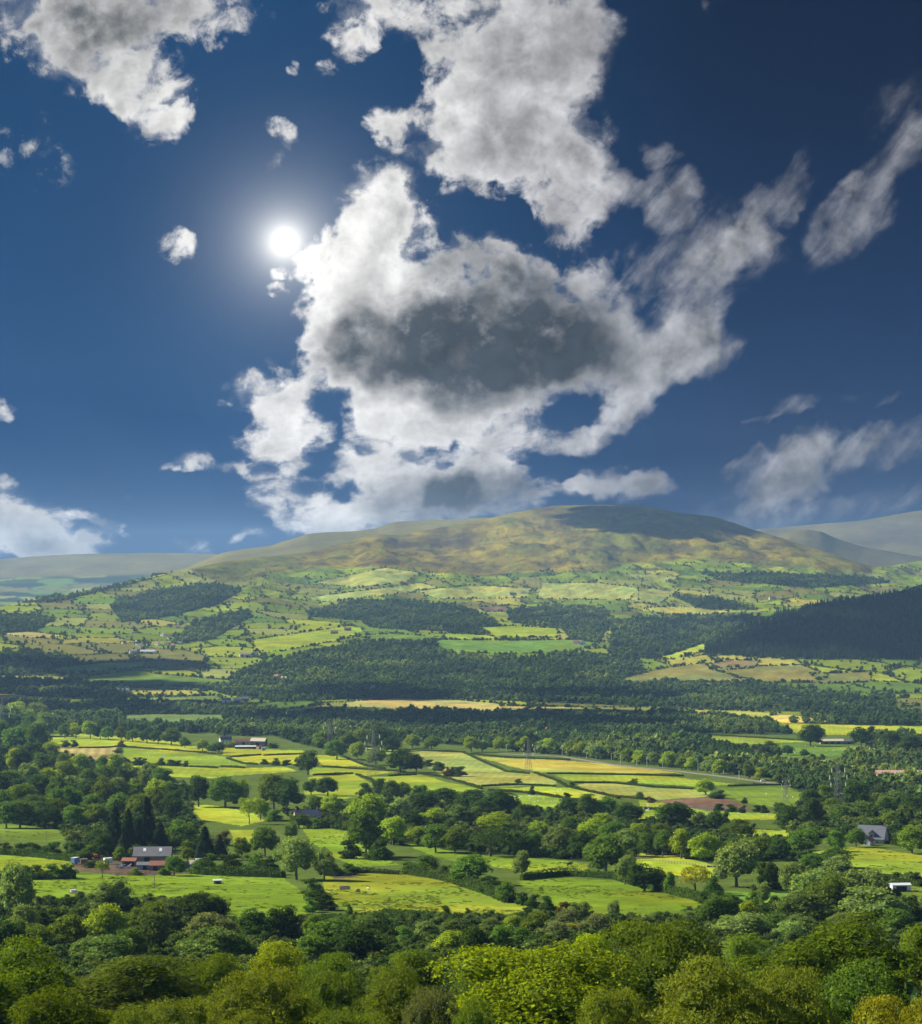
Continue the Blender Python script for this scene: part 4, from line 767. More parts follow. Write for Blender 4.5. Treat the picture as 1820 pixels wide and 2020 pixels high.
def mass(name, pts, templates, label, cat, rng, mat=None):
    """pts: list of (x, y, z, width, height, (r, g, b)); one object for growth nobody could count"""
    if not len(pts): return
    P = np.array([p[:5] for p in pts]); Cc = np.array([p[5] for p in pts])
    V, F4, F3, T, nv = [], [], [], [], 0
    which = rng.integers(len(templates), size=len(P))
    for k, (tv, tf, tc, tt) in enumerate(templates):
        q = np.where(which == k)[0]
        if not len(q): continue
        a = rng.random(len(q)) * 6.283; ca, sa = np.cos(a)[:, None], np.sin(a)[:, None]
        x = (tv[None, :, 0] * ca - tv[None, :, 1] * sa) * P[q, 3:4] + P[q, 0:1]; y = (tv[None, :, 0] * sa + tv[None, :, 1] * ca) * P[q, 3:4] + P[q, 1:2]
        z = tv[None, :, 2] * P[q, 4:5] + P[q, 2:3] - .06 * P[q, 4:5]
        V.append(np.stack([x, y, z], -1).reshape(-1, 3)); off = nv + np.arange(len(q))[:, None, None] * len(tv)
        F4.append((tf[None] + off).reshape(-1, 4)); F3.append((tc[None] + off).reshape(-1, 3)); nv += len(q) * len(tv)
        T.append((Cc[q][:, None, :] * tt[None, :, None]).reshape(-1, 3))
    me = mesh_np(name, np.vstack(V), [np.vstack(F4), np.vstack(F3)], mat or M_FAR, False, np.vstack(T))
    o = link(name, me); tag(o, label, cat, None, 'stuff'); return o
def ground_many(x, y):
    i = np.clip(np.rint(np.interp(x, XS, np.arange(ncol))).astype(int), 0, ncol - 1); D = np.empty(len(x)); Z = np.empty(len(x))
    for ii in np.unique(i):
        q = i == ii; c = VIS[:, ii]; j = np.clip(np.searchsorted(-c, -y[q]), 1, len(c) - 8); a, b = YY[j - 1, ii], YY[j, ii]
        f = np.clip((a - y[q]) / np.where(np.abs(a - b) < 1e-6, 1, a - b), 0, 1); D[q] = DD[j - 1, ii] + f * (DD[j, ii] - DD[j - 1, ii]); Z[q] = -(a + f * (b - a) - Y0) * S * D[q] * K
    return D, Z
NOT_FIELD = [p for _, p in FIELDS]
def scatter(poly, dens, rng, clear=True):
    p = np.array(poly, float); x0, y0 = p.min(0); x1, y1 = p.max(0); n = int((x1 - x0) * (y1 - y0) * dens)
    x, y = rng.uniform(x0, x1, n), rng.uniform(y0, y1, n); q = inpoly(x + rng.normal(0, 2, n), y + rng.normal(0, 1, n), poly)
    if clear:
        for f in NOT_FIELD: q &= ~inpoly(x, y + 1.0, f)
    return x[q], y[q]
rf = np.random.default_rng(77)
FARHUE = np.array([(.05, .095, .026), (.06, .115, .03), (.075, .14, .034), (.085, .14, .045), (.12, .17, .034), (.16, .22, .05)])
def wood_pts(polys, dens0, rng, hue=None, wm=(6, 16), hm=(6, 14), clear=True):
    out = []
    for w in polys:
        px_, py_ = scatter(w, dens0, rng, clear); q_ = (px_ > -40) & (px_ < 1860) | (rng.random(len(px_)) < .35); px_, py_ = px_[q_], py_[q_]; D, Z = ground_many(px_, py_)
        keep = rng.random(len(D)) < np.clip((D / 3600) ** 1.6, .1, 1.6) / 1.6
        for x, d, z in zip(px_[keep], D[keep], Z[keep]):
            wx = (x - X0) * S * d; st = vnoise(np.array([wx / 55]), np.array([d / 90]), 91)[0]; s2 = vnoise(np.array([wx / 28]), np.array([d / 50]), 93)[0]
            if s2 < .16 and hue is None: continue
            h = FARHUE[min(int(st * 4.2 + rng.uniform(0, 2.2)), 5)] if hue is None else np.array(hue); b = rng.uniform(.7, 1.35) * (.75 + .6 * st); g = .7 + .6 * s2
            out.append(((x - X0) * S * d * K, d * K, z, rng.uniform(*wm) * g, rng.uniform(*hm) * g, tuple(h * b)))
    return out
NEARK = (5, 6, 8, 9, 10, len(WOODS) - 2)
nearw = wood_pts([WOODS[k] for k in NEARK], .17, rf, None, (6.5, 17), (7, 15))
mass('valley_woodland', nearw, CL_BIG, 'rounded trees massed along the valley floor beyond the sunlit fields', 'woodland', rf)
farw = wood_pts([w for k, w in enumerate(WOODS) if k not in NEARK], .13, rf)
mass('hillside_woodland', farw, CL_SM, 'dark woods on the lower slopes of the mountain', 'woodland', rf)
plan = wood_pts([PLANT], .17, rf, (.034, .066, .032), (4.5, 8.5), (8, 14), False)
mass('conifer_plantation', plan, CL_FIR, 'dark conifer plantation covering the hill at the right', 'woodland', rf)
# hedgerows and scattered trees of the upland fields
n = 230000; hx = rf.uniform(-40, 1860, n); hy = rf.uniform(1095, 1400, n); D, Z = ground_many(hx, hy)
_, ed = cells((hx - X0) * S * D, D); moor_y = np.interp(hx, XS, MOOR); inw = np.zeros(n, bool)
for w in WOODS + [PLANT]: inw |= inpoly(hx, hy, w)
inf = np.zeros(n, bool)
for f in NOT_FIELD: inf |= inpoly(hx, hy, f)
pts = []
for x, d, z, e, ok in zip(hx, D, Z, ed, (hy > moor_y - 3) & ~inw & ~inf & (D > 2500)):
    if not ok: continue
    if e < 2.4 and rf.random() < .9: w, h = rf.uniform(3, 5.5), rf.uniform(1.6, 3.6)
    elif e < 6 and rf.random() < .09: w, h = rf.uniform(6, 12), rf.uniform(6, 11)
    elif rf.random() < .010: w, h = rf.uniform(4, 9), rf.uniform(4, 8)
    else: continue
    pts.append(((x - X0) * S * d * K, d * K, z, w, h, tuple(FARHUE[rf.integers(6)] * rf.uniform(.7, 1.15))))
# hedge trees round the traced fields of the far valley, gorse on the moor
for k, p in FIELDS:
    if min(q[1] for q in p) > 1425 or k in ('mud', 'corn'): continue
    for a, b in zip(p, p[1:] + p[:1]):
        L = math.hypot(b[0] - a[0], b[1] - a[1]); m_ = int(L / 2.2)
        for i in range(m_):
            if rf.random() < .25: continue
            t_ = rf.random(); x = a[0] + (b[0] - a[0]) * t_; y = a[1] + (b[1] - a[1]) * t_; d, g = ground_at(x, y)
            big = rf.random() < .22; w = rf.uniform(7, 11) if big else rf.uniform(3.5, 6); pts.append((g.x, g.y, g.z, w, w * rf.uniform(.6, .95), tuple(FARHUE[rf.integers(6)] * rf.uniform(.6, 1.0))))
mass('hedgerows', pts, CL_SM, 'hedgerows and scattered trees dividing the upland pastures', 'hedgerows', rf)
n = 2600; gx = rf.uniform(300, 1720, n); gy = rf.uniform(1010, 1150, n); D, Z = ground_many(gx, gy); my = np.interp(gx, XS, MOOR)
gp = [((x - X0) * S * d * K, d * K, z, rf.uniform(3, 7), rf.uniform(1.6, 3.5), (.07, .085, .025)) for x, y, d, z, m_ in zip(gx, gy, D, Z, my) if y < m_ and rf.random() < math.exp(-(m_ - y) / 16) * .9 + .05]
mass('gorse_scrub', gp, CL_SM, 'gorse and thorn scrub dotting the open moor', 'scrub', rf)
# undergrowth and lesser trees between the counted trees of the near woods
und, out_ = [], []
for w, dn, hm in ((MIDWOOD[0], .03, (2.5, 7)), (MIDWOOD[1], .035, (4, 10)), (MIDWOOD[2], .024, (2.0, 6.0)), (MIDWOOD[3], .018, (1.6, 4.2)), (MIDWOOD[4], .02, (3, 8)), (MIDWOOD[5], .02, (3, 8))):
    x, y = scatter(w, dn, rf); q = (x > -40) & (x < 1860) | (rf.random(len(x)) < .25); x, y = x[q], y[q]; D, Z = ground_many(x, y)
    for x, d, z in zip(x, D, Z):
        off = x < -60 or x > 1885; h = rf.uniform(*hm) * (1.6 if off else 1); c = FARHUE[rf.integers(6)] * rf.uniform(.7, 1.25); (out_ if off else und).append(((x - X0) * S * d * K, d * K, z, h * rf.uniform(1.0, 1.5), h, tuple(c)))
CL_NEAR = [clump(60 + i, 300, .062) for i in range(4)]
mass('undergrowth', und, CL_NEAR, 'thickets and young growth filling the gaps between the nearer trees', 'undergrowth', rf)
mass('undergrowth', out_, CL_NEAR, 'thickets running on past both sides of the view', 'undergrowth', rf)
# bracken bank below the middle meadow
x, y = scatter([(600, 1812), (750, 1803), (900, 1808), (1200, 1815), (1420, 1806), (1440, 1830), (1100, 1836), (820, 1832), (620, 1830)], .12, rf, False); D, Z = ground_many(x, y)
mass('bracken', [((a - X0) * S * d * K, d * K, z, rf.uniform(1.5, 3.4), rf.uniform(.7, 1.6), tuple(np.array((.065, .12, .028)) * rf.uniform(.7, 1.3))) for a, d, z in zip(x, D, Z)], CL_BIG, 'rough bank of bracken and bramble below the meadows', 'bracken', rf)

# rushes and tussocks that roughen the lower pastures
tus = []
for k, p in FIELDS:
    if k not in ('meadow', 'mead2', 'green') or min(q[1] for q in p) < 1600: continue
    x, y = scatter(p, .2, rf, False); D, Z = ground_many(x, y); nn_ = fbm((x - X0) * S * D / 9, D / 14, 207, 3)
    for a, d, z, u in zip(x, D, Z, nn_):
        if rf.random() < np.clip(.10 + 2.2 * u, .01, .6):
            w = rf.uniform(.8, 2.2); tus.append(((a - X0) * S * d * K, d * K, z - .1, w, w * rf.uniform(.10, .24), tuple(np.array((.16, .235, .024)) * rf.uniform(.75, 1.25) * (1, rf.uniform(.85, 1.05), 1))))
mass('tussocks', tus, CL_SM, 'rushes and grass tussocks roughening the lower meadows', 'tussocks', rf)

# ------------------------------------------------------------------ hedges one can follow
def hedge(pts, label, h=1.8, w=2.4, hue=(.05, .085, .022)):
    P = []
    for (a, b) in zip(pts[:-1], pts[1:]):
        L = max(2, int(math.hypot(b[0] - a[0], b[1] - a[1]) / 3))
        for i in range(L): P.append((a[0] + (b[0] - a[0]) * i / L, a[1] + (b[1] - a[1]) * i / L))
    P.append(pts[-1]); G = np.array([ground_at(*p)[1] for p in P])
    o0 = G[0].copy(); G = G - o0; rng = np.random.default_rng(int(abs(pts[0][0] * 7 + pts[0][1])))
    seg = np.linalg.norm(np.diff(G, axis=0), axis=1); cum = np.concatenate([[0], np.cumsum(seg)]); n = int(min(max(cum[-1] * 22, 300), 9000))
    s = rng.uniform(0, cum[-1], n); p = np.stack([np.interp(s, cum, G[:, k]) for k in range(3)], 1)
    hv = h * (.75 + .55 * vnoise(s / 9, s * 0 + 3, 5)); a = rng.uniform(-.25, math.pi + .25, n)
    dirv = unit((G[-1] - G[0])[None])[0]; sd = np.array((-dirv[1], dirv[0], 0)); sd /= max(np.linalg.norm(sd), 1e-6)
    rad = rng.uniform(.8, 1.12, n); q = p + sd * (np.cos(a) * w / 2 * rad)[:, None]; q[:, 2] += hv * np.clip(np.sin(a), 0, 1) ** .6 * rad * .95 + .1
    v, f = leaf_cards(q, sd * np.cos(a)[:, None] + np.array((0, 0, 1)) * np.sin(a)[:, None], .42, rng)
    m = len(G); core = np.concatenate([np.stack([G + sd * e * w * .36 + (0, 0, zz) for e, zz in ((-1, -.4), (-.8, h * .62), (.8, h * .62), (1, -.4))], 1).reshape(-1, 3)])
    cf = np.array([(i * 4 + k, i * 4 + k + 1, i * 4 + k + 5, i * 4 + k + 4) for i in range(m - 1) for k in range(3)])
    V, F = merge([(v, f), (core, cf)])
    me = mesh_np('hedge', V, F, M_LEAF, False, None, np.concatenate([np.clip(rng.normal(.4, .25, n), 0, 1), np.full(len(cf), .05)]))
    o = link('hedge', me, None, Vector(o0)); o.color = (*hue, 1); return tag(o, label, 'hedge', 'field hedges')
HEDGES = [
 ([(155,1476),(200,1476),(228,1474)], 'short hedge along the top edge of the stubble field'), ([(243,1474),(330,1480),(425,1488)], 'long hedge below the highest pasture left of the white farmhouse'), ([(375,1513),(430,1516)], 'short clipped hedge below the row of thorn bushes'), ([(437,1513),(483,1516)], 'clipped hedge end right of the thorn bush row'), ([(448,1497),(480,1507),(508,1509)], 'kinked reddish hedge below the white farmhouse'), ([(455,1494),(515,1490)], 'straight short hedge under the farm shed with the white roof'),
 ([(520,1491),(600,1488)], 'hedge right of the farm shed ending at the dark oak'), ([(637,1513),(690,1517),(780,1522),(800,1524)], 'dark hedge passing behind the foot of the tallest pylon'), ([(618,1530),(697,1527)], 'short dark hedge left of the tallest pylon'), ([(767,1532),(790,1530),(822,1529)], 'thick hedge stub right of the tallest pylon'), ([(820,1526),(870,1533),(940,1553),(950,1557)], 'curving hedge edging the pale field on its lower left'), ([(675,1492),(720,1511),(760,1518)], 'brownish hedge slanting down towards the tallest pylon'),
 ([(703,1529),(735,1540),(740,1548)], 'bent brownish hedge in front of the tallest pylon'), ([(725,1474),(800,1480),(915,1485),(955,1504),(1000,1523),(1045,1527)], 'longest hedge, bordering the upper edge of the pale field'), ([(930,1488),(1000,1495),(1125,1500)], 'hedge above the yellowish strip field'), ([(1055,1525),(1100,1541),(1120,1553)], 'olive hedge descending from the pylon by the pale field'), ([(1080,1527),(1213,1529),(1350,1532)], 'straight dark hedge right of the pylon by the pale field'),
 ([(950,1552),(1020,1549),(1098,1552)], 'dark hedge along the bottom of the pale field'), ([(1135,1545),(1213,1546),(1290,1554),(1375,1558)], 'wavy hedge above the second pale field'), ([(965,1560),(1060,1566),(1130,1579),(1180,1586)], 'dark hedge above the sheep pasture'), ([(1120,1553),(1213,1573),(1222,1576)], 'hedge falling along the left of the second pale field'), ([(1437,1552),(1500,1550),(1570,1549)], 'thin hedge behind the green field with the pylon'), ([(1262,1596),(1330,1600)], 'hedge along the bottom of the ploughed field'), ([(1217,1573),(1290,1579)], 'broken hedge left of the ploughed field'), ([(1590,1593),(1575,1595)], 'tiny hedge clump at the right end of the green field'),
 ([(1450,1478),(1340,1489),(1460,1482)][0:1] + [(1400,1472),(1460,1470)], 'hedge at the left of the sheep fields by the long barns'), ([(1300,1447),(1400,1450),(1460,1454),(1590,1462)], 'hedge along the top of the sheep fields'), ([(1364,1636),(1450,1637)], 'low hedge above the bright strip behind the big round tree'), ([(1620,1735),(1700,1728),(1820,1738)], 'dark bank hedge under the large right meadow'), ([(1740,1662),(1790,1672)], 'garden hedge in front of the slate-roofed house'),
]
for p, l in HEDGES: hedge(p, l)
for p, l, h, w in [([(0,1686),(60,1690),(150,1700)], 'tall overgrown hedge below the upper left meadow', 3.5, 4), ([(0,1734),(70,1736),(150,1732)], 'bushy hedge above the lowest left meadow', 3.2, 4), ([(400,1726),(480,1729),(560,1732)], 'high thick hedge right of the farmyard', 4.5, 5), ([(640,1728),(720,1722),(790,1726)], 'low hedge above the middle meadow', 2, 3), ([(800,1724),(880,1736),(960,1762),(1010,1782)], 'high hedge under the tree row dividing the two lower meadows', 4, 5), ([(1030,1737),(1120,1728),(1213,1734),(1260,1748)], 'bushy hedge along the top of the right meadow', 3.6, 4.5), ([(1260,1748),(1330,1764),(1420,1786)], 'shaggy hedge closing the right meadow', 3.4, 4.5), ([(755,1800),(800,1803),(860,1807)], 'creeping hedge at the bottom of the middle meadow', 1.4, 3), ([(1765,1742),(1820,1750)], 'row of clipped bushes behind the white field shelter', 2.4, 3), ([(1055,1806),(1120,1810),(1200,1816)], 'low bramble hedge under the dark bushes', 1.4, 3)]:
    hedge(p, l, h, w, (.06, .11, .028))

# ------------------------------------------------------------------ buildings
MAT = dict(slate=plain('slate', (.12, .13, .16), .6, .25, .8), grey=plain('grey sheeting', (.15, .15, .16), .7, .4, .35), rust=plain('rusty sheeting', (.26, .10, .06), .8, .35, .5), tile=plain('red tiles', (.33, .14, .09), .85, .25, .6), tan=plain('tan sheeting', (.55, .47, .36), .7, .15, .4), white=plain('white render', (.62, .60, .55), .8, .08, .5),
           stone=plain('stone', (.34, .29, .24), .9, .3, .8), brick=plain('brick', (.36, .17, .11), .9, .25, .8), wood=plain('weathered boards', (.22, .17, .13), .9, .3, .6), dark=plain('dark opening', (.02, .02, .022), .9, .1, 1), glass=plain('window glass', (.05, .06, .08), .15, .1, 1), light=plain('clear sheeting', (.75, .78, .80), .4, .08, 1), whitesheet=plain('white sheeting', (.66, .68, .71), .5, .1, .3),  # the dark material also paints the shade inside open doorways
           cream=plain('cream render', (.62, .54, .42), .85, .12, .5), steel=plain('galvanised steel', (.10, .105, .115), .5, .2, 1, .0), orange=plain('orange paint', (.60, .19, .05), .5, .15, 1), red=plain('red paint', (.45, .07, .05), .5, .2, 1), blue=plain('blue paint', (.12, .25, .45), .5, .15, 1), rubber=plain('rubber', (.03, .03, .03), .8, .2, 1), green=plain('green sheeting', (.05, .10, .07), .6, .2, 1), wool=plain('wool', (.70, .66, .56), 1, .15, 3), hide=plain('dark hide', (.05, .035, .03), .9, .2, 2), log=plain('cut timber', (.42, .34, .26), .9, .3, 3), tarmac=plain('road surface', (.17, .15, .12), .9, .15, .2), porc=plain('insulator glass', (.75, .72, .62), .3, .1, 1), pink=plain('faded red roofing', (.46, .27, .22), .8, .25, .1))
def box(x0, x1, y0, y1, z0, z1):
    v = np.array([(x, y, z) for z in (z0, z1) for x, y in ((x0, y0), (x1, y0), (x1, y1), (x0, y1))], float)
    return v, np.array([(3, 2, 1, 0), (4, 5, 6, 7), (0, 1, 5, 4), (1, 2, 6, 5), (2, 3, 7, 6), (3, 0, 4, 7)])
def bar(a, b, r): return tube([a, b], [r, r], 4)
def bm(name, parts, mat, parent=None, smooth=False, label=None):
    v, f = merge(parts); o = link(name, mesh_np(name, v, f, MAT[mat] if isinstance(mat, str) else mat, smooth), parent)
    if label: o['label'] = label
    return o
def at(x, y, d=None): return ground_at(x, y)[1] if d is None else height_d(x, d)
def gable_parts(L, W, H, R):
    v = np.array([(-L/2, -W/2, -1.5), (L/2, -W/2, -1.5), (L/2, W/2, -1.5), (-L/2, W/2, -1.5), (-L/2, -W/2, H), (L/2, -W/2, H), (L/2, W/2, H), (-L/2, W/2, H), (-L/2, 0, H + R), (L/2, 0, H + R)], float)
    return v, np.array([(0, 1, 5, 4), (2, 3, 7, 6)]), np.array([(1, 2, 6, 9, 5), (3, 0, 4, 8, 7)])
def roof_parts(L, W, H, R, ov=.35, th=.16):
    out = []; l = L / 2 + ov
    for s in (-1, 1):
        e = np.array((0, s * (W / 2 + ov), H - R * ov / (W / 2))); t = np.array((0, 0, H + R)); n = unit(np.array((0, s * R, W / 2))[None])[0] * th
        o = np.array((0, 0, .03)); pts = [e + o, t + o, t + n + o, e + n + o]
        v = np.array([p + (sx * l, 0, 0) for sx in (-1, 1) for p in pts]); out.append((v, np.array([(3, 2, 1, 0), (4, 5, 6, 7), (0, 1, 5, 4), (1, 2, 6, 5), (2, 3, 7, 6), (3, 0, 4, 7)])))
    return out
def building(name, label, x, y, rot, L, W, H, R, wall, roof, feats=(), cat=None, group=None, d=None, parts=True):
    """feats: (kind, face, along, up, width, height[, mat]); face f/b = long sides, l/r = gable ends"""
    p = at(x, y, d); o = link(name, None, None, p, math.radians(rot)); tag(o, label, cat or name.split('_')[-1], group)
    v, f4, f5 = gable_parts(L, W, H, R); w = link('wall', mesh_np('wall', v, [f4, f5], MAT[wall]), o)
    r = bm('roof', roof_parts(L, W, H, R), roof, o)
    for ft in feats:
        k, face, a, u, fw, fh = ft[:6]; m = ft[6] if len(ft) > 6 else None
        if k == 'chimney': bm('chimney', [box(a - fw / 2, a + fw / 2, -fw / 2, fw / 2, H + R - .8, H + R + fh), box(a - fw * .3, a + fw * .3, -fw * .3, fw * .3, H + R + fh, H + R + fh + .35)], m or 'brick', r); continue
        if k == 'roof_light':
            s = -1 if face == 'f' else 1; n = unit(np.array((0, s * R, W / 2))[None])[0]
            e = np.array((0, s * W / 2, H)); t = np.array((0, 0, H + R)); q0, q1 = e + (t - e) * u, e + (t - e) * (u + fh); vv = np.array([c + n * z + (sx, 0, 0) for z in (.12, .24) for c, sx in ((q0, a - fw / 2), (q0, a + fw / 2), (q1, a + fw / 2), (q1, a - fw / 2))])
            bm('roof_light', [(vv, np.array([(3, 2, 1, 0), (4, 5, 6, 7), (0, 1, 5, 4), (1, 2, 6, 5), (2, 3, 7, 6), (3, 0, 4, 7)]))], m or 'light', r); continue
        e = .05
        def put(kind, w_, h_, u_, dep, mat, par):
            if face in 'fb': s = -1 if face == 'f' else 1; y0 = s * (W / 2 - .02); y1 = s * (W / 2 + dep); bb = box(a - w_ / 2, a + w_ / 2, min(y0, y1), max(y0, y1), u_, u_ + h_)
            else: s = -1 if face == 'l' else 1; x0 = s * (L / 2 - .02); x1 = s * (L / 2 + dep); bb = box(min(x0, x1), max(x0, x1), a - w_ / 2, a + w_ / 2, u_, u_ + h_)
            return bm(kind, [bb], mat, par)
        if k == 'window': fr = put('window', fw, fh, u, .05, 'white' if wall != 'white' else 'wood', o); put('pane', fw - .24, fh - .24, u + .12, .08, 'glass', fr)
        else: put(k, fw, fh, u, .06, m or 'wood', o)  # a door in the dark material is a panel painting an opening's shade
    return o
# the white farmhouse on the rise
building('farmhouse', 'white gabled farmhouse with a slate roof beyond the sunlit pastures', 445, 1467, 25, 15, 7.5, 5.2, 3.6, 'white', 'slate', [('chimney', 'f', -6.5, 0, .9, 1.2), ('chimney', 'f', 6.3, 0, .9, 1.0), ('window', 'f', -4, 3.1, 1.2, 1.3), ('window', 'f', 0, 3.1, 1.2, 1.3), ('window', 'f', 4, 3.1, 1.2, 1.3), ('window', 'f', -4, .8, 1.3, 1.4), ('window', 'f', 4, .8, 1.3, 1.4), ('door', 'f', 0, 0, 1.1, 2.1), ('window', 'l', 0, 3.2, 1.1, 1.3)], 'house')
building('barn', 'long stone barn with a rusty red roof beside the white farmhouse', 477, 1469, 8, 20, 8.5, 4.2, 3.2, 'stone', 'rust', [('door', 'f', 2, 0, 3.2, 3.2, 'dark'), ('door', 'f', -6, 0, 1.4, 2.2)], 'barn')
building('barn', 'tall barn with a pale tan roof at the right end of the farm', 511, 1472, -14, 19, 11, 6.5, 3.6, 'wood', 'tan', [('door', 'f', 0, 0, 4.2, 4.4, 'dark'), ('door', 'r', 0, 0, 3.4, 4.0, 'dark')], 'barn')
building('shed', 'low open shed with a white roof in front of the rusty barn', 485, 1477, 4, 25, 7, 2.6, 1.0, 'dark', 'whitesheet', [('post', 'f', -8, 0, .35, 2.5, 'wood'), ('post', 'f', 0, 0, .35, 2.5, 'wood'), ('post', 'f', 8, 0, .35, 2.5, 'wood')], 'shed')  # walls coloured black as the shade under the open roof
building('shed', 'small rusty lean-to below the tan-roofed barn', 513, 1478, 40, 7, 6, 2.6, 1.6, 'wood', 'rust', [('door', 'f', 0, 0, 2, 2.1, 'dark')], 'shed')
# the farmyard in the left foreground valley
GB = building('barn', 'big grey-roofed barn with two roof lights above the muddy farmyard', 302, 1701, 2, 17.5, 11, 3.6, 3.6, 'wood', 'grey', [('roof_light', 'f', -3.7, .5, 1.3, .34), ('roof_light', 'f', 3.8, .5, 1.3, .34), ('door', 'f', -2.2, 0, 2.6, 3.0, 'dark'), ('door', 'r', 1.5, 0, 3.2, 3.0, 'dark'), ('window', 'f', 4, 1.1, 1.6, 1.1)], 'barn')
building('shed', 'rust-streaked shed with board walls in front of the grey barn', 311, 1717, 6, 6.6, 6.5, 2.6, 1.5, 'wood', 'rust', [('door', 'f', -1, 0, 1.8, 2.1, 'dark'), ('door', 'l', 0, 0, 1.6, 2.1, 'wood')], 'shed')
building('shed', 'open lean-to with a rusty roof left of the grey barn', 256, 1709, -4, 6.2, 5.5, 2.7, 1.1, 'wood', 'rust', [('door', 'f', .4, 0, 4.4, 2.3, 'dark')], 'shed')
building('shed', 'dark blue tin shed between the two rusty sheds', 283, 1716, 0, 5.2, 4.5, 2.4, 1.0, 'blue', 'grey', [('door', 'f', 1, 0, 1.8, 2.0, 'dark')], 'shed')
building('shed', 'little grey gabled shed at the right end of the farmyard', 362, 1719, 55, 4.6, 4.4, 2.1, 1.7, 'wood', 'grey', [('door', 'l', 0, 0, 1.2, 1.9, 'dark')], 'shed')
building('shed', 'brown plank shed with a tan roof behind the little grey shed', 386, 1713, 12, 4.8, 4.6, 2.4, 1.2, 'wood', 'tan', [('door', 'f', 0, 0, 1.6, 2.0, 'dark')], 'shed')
building('shed', 'small slate outhouse beside the tall conifers', 195, 1661, 20, 5, 4.4, 2.6, 1.7, 'stone', 'slate', [('door', 'f', 0, 0, 1.1, 1.9, 'wood')], 'shed')
# cottage half hidden in the trees, middle
building('cottage', 'slate cottage with a white gable half hidden by the middle trees', 606, 1622, 14, 16, 8, 4.0, 3.8, 'white', 'slate', [('chimney', 'f', -7, 0, .9, 1.1), ('chimney', 'f', 6.8, 0, .9, 1.1), ('window', 'f', -3, .8, 1.3, 1.3), ('window', 'f', 3, .8, 1.3, 1.3), ('door', 'f', 0, 0, 1.1, 2.1), ('window', 'l', 0, 3, 1, 1.1)], 'house')
# the house on the right
H1 = building('farmhouse', 'steep slate-roofed house with a dormer beside the large right meadow', 1722, 1664, -24, 15, 11, 3.2, 6.4, 'stone', 'slate', [('chimney', 'f', 6.6, 0, 1, 1.2), ('window', 'f', 4, .8, 1.3, 1.3), ('window', 'l', 0, 4, 1.2, 1.4), ('window', 'l', -2.6, .8, 1.2, 1.3), ('window', 'r', 0, 3.6, 1.2, 1.4), ('door', 'f', 1.4, 0, 1.1, 2.1)], 'house')
v, f4, f5 = gable_parts(3.2, 3.0, 2.6, 1.4); rz = np.array([(0, 1, 0), (-1, 0, 0), (0, 0, 1)])
w = link('dormer', mesh_np('dormer', v @ rz * (1, 1, 1), [f4, f5], MAT['stone']), H1); w.location = (.6, -3.6, 3.3)
r = bm('roof', roof_parts(3.2, 3.0, 2.6, 1.4, .25, .12), 'slate', w); r.rotation_euler = (0, 0, math.radians(-90))
bm('window', [box(-.7, .7, -1.66, -1.58, .5, 1.9)], 'glass', w)
building('outhouse', 'low white gabled outhouse in front of the slate-roofed house', 1713, 1668, 62, 7.5, 5.0, 2.5, 2.2, 'white', 'tile', [('window', 'l', 0, .9, .8, 1.0), ('door', 'f', 0, 0, 1, 2)], 'outhouse')
# barns behind the sheep fields on the right
building('barn', 'long low barn with a tan roof above the right sheep field', 1641, 1468, 4, 30, 11, 4.2, 2.2, 'wood', 'tan', [('door', 'f', -8, 0, 4, 3.5, 'dark'), ('door', 'f', 0, 0, 4, 3.5, 'dark'), ('door', 'f', 8, 0, 4, 3.5, 'dark')], 'barn')
building('barn', 'short dark-roofed barn between the tan barn and a round tree', 1675, 1468, 4, 13, 9, 3.8, 2.0, 'wood', 'slate', [('door', 'f', 0, 0, 5, 3.2, 'dark')], 'barn')
building('barn', 'longest slate-roofed barn right of the tan barn', 1738, 1474, -3, 36, 10, 3.4, 2.2, 'stone', 'slate', [('door', 'f', -12, 0, 3, 2.8, 'dark'), ('door', 'f', -2, 0, 3, 2.8, 'dark'), ('door', 'f', 9, 0, 3, 2.8, 'dark')], 'barn')
building('shed', 'white flat-roofed shed below the slate barns', 1690, 1510, -6, 14, 8, 4.0, .8, 'white', 'whitesheet', [('door', 'f', 2, 0, 4, 3, 'dark'), ('window', 'f', -4, 1.2, 2, 1.2)], 'shed')
building('shed', 'grey shed left of the white flat-roofed shed', 1672, 1510, -6, 8, 8, 3.6, .9, 'stone', 'grey', [('door', 'f', 0, 0, 3, 3, 'dark')], 'shed')
fy = link('factory', None, None, at(1800, 1545), math.radians(-4)); tag(fy, 'sprawling factory with faded red roofs at the right edge', 'factory')
bm('wall', [box(-28, 30, -9, 30, -2, 6), box(-20, -2, -16, -9.05, -2, 4.5)], 'cream', fy)
rf_ = bm('roof', [(np.array([(x, y, z) for x in (-29, 31) for y, z in ((-9.5 + 10 * k, 6.05), (-9.5 + 10 * k + 6.5, 8.6), (-9.5 + 10 * k + 9.9, 6.05))], float), None) for k in range(0)] or [p for k in range(4) for p in [(lambda v: (v, np.array([(0, 1, 4, 3), (1, 2, 5, 4), (2, 0, 3, 5)])))(np.array([(x, y, z) for x in (-29, 31) for y, z in ((-9.5 + 10 * k, 6.05), (-9.5 + 10 * k + 6.5, 8.8), (-9.5 + 10 * k + 9.9, 6.05))], float))]], 'pink', fy)
bm('vent', [box(-15 + 11 * i, -13.5 + 11 * i, -4 + 3 * i, -2.5 + 3 * i, 7.5, 10) for i in range(1)], 'light', rf_); bm('vent', [box(6, 8, 6, 8, 8, 10.4)], 'light', rf_); bm('vent', [box(18, 20, 8, 10, 8, 10.4)], 'light', rf_)
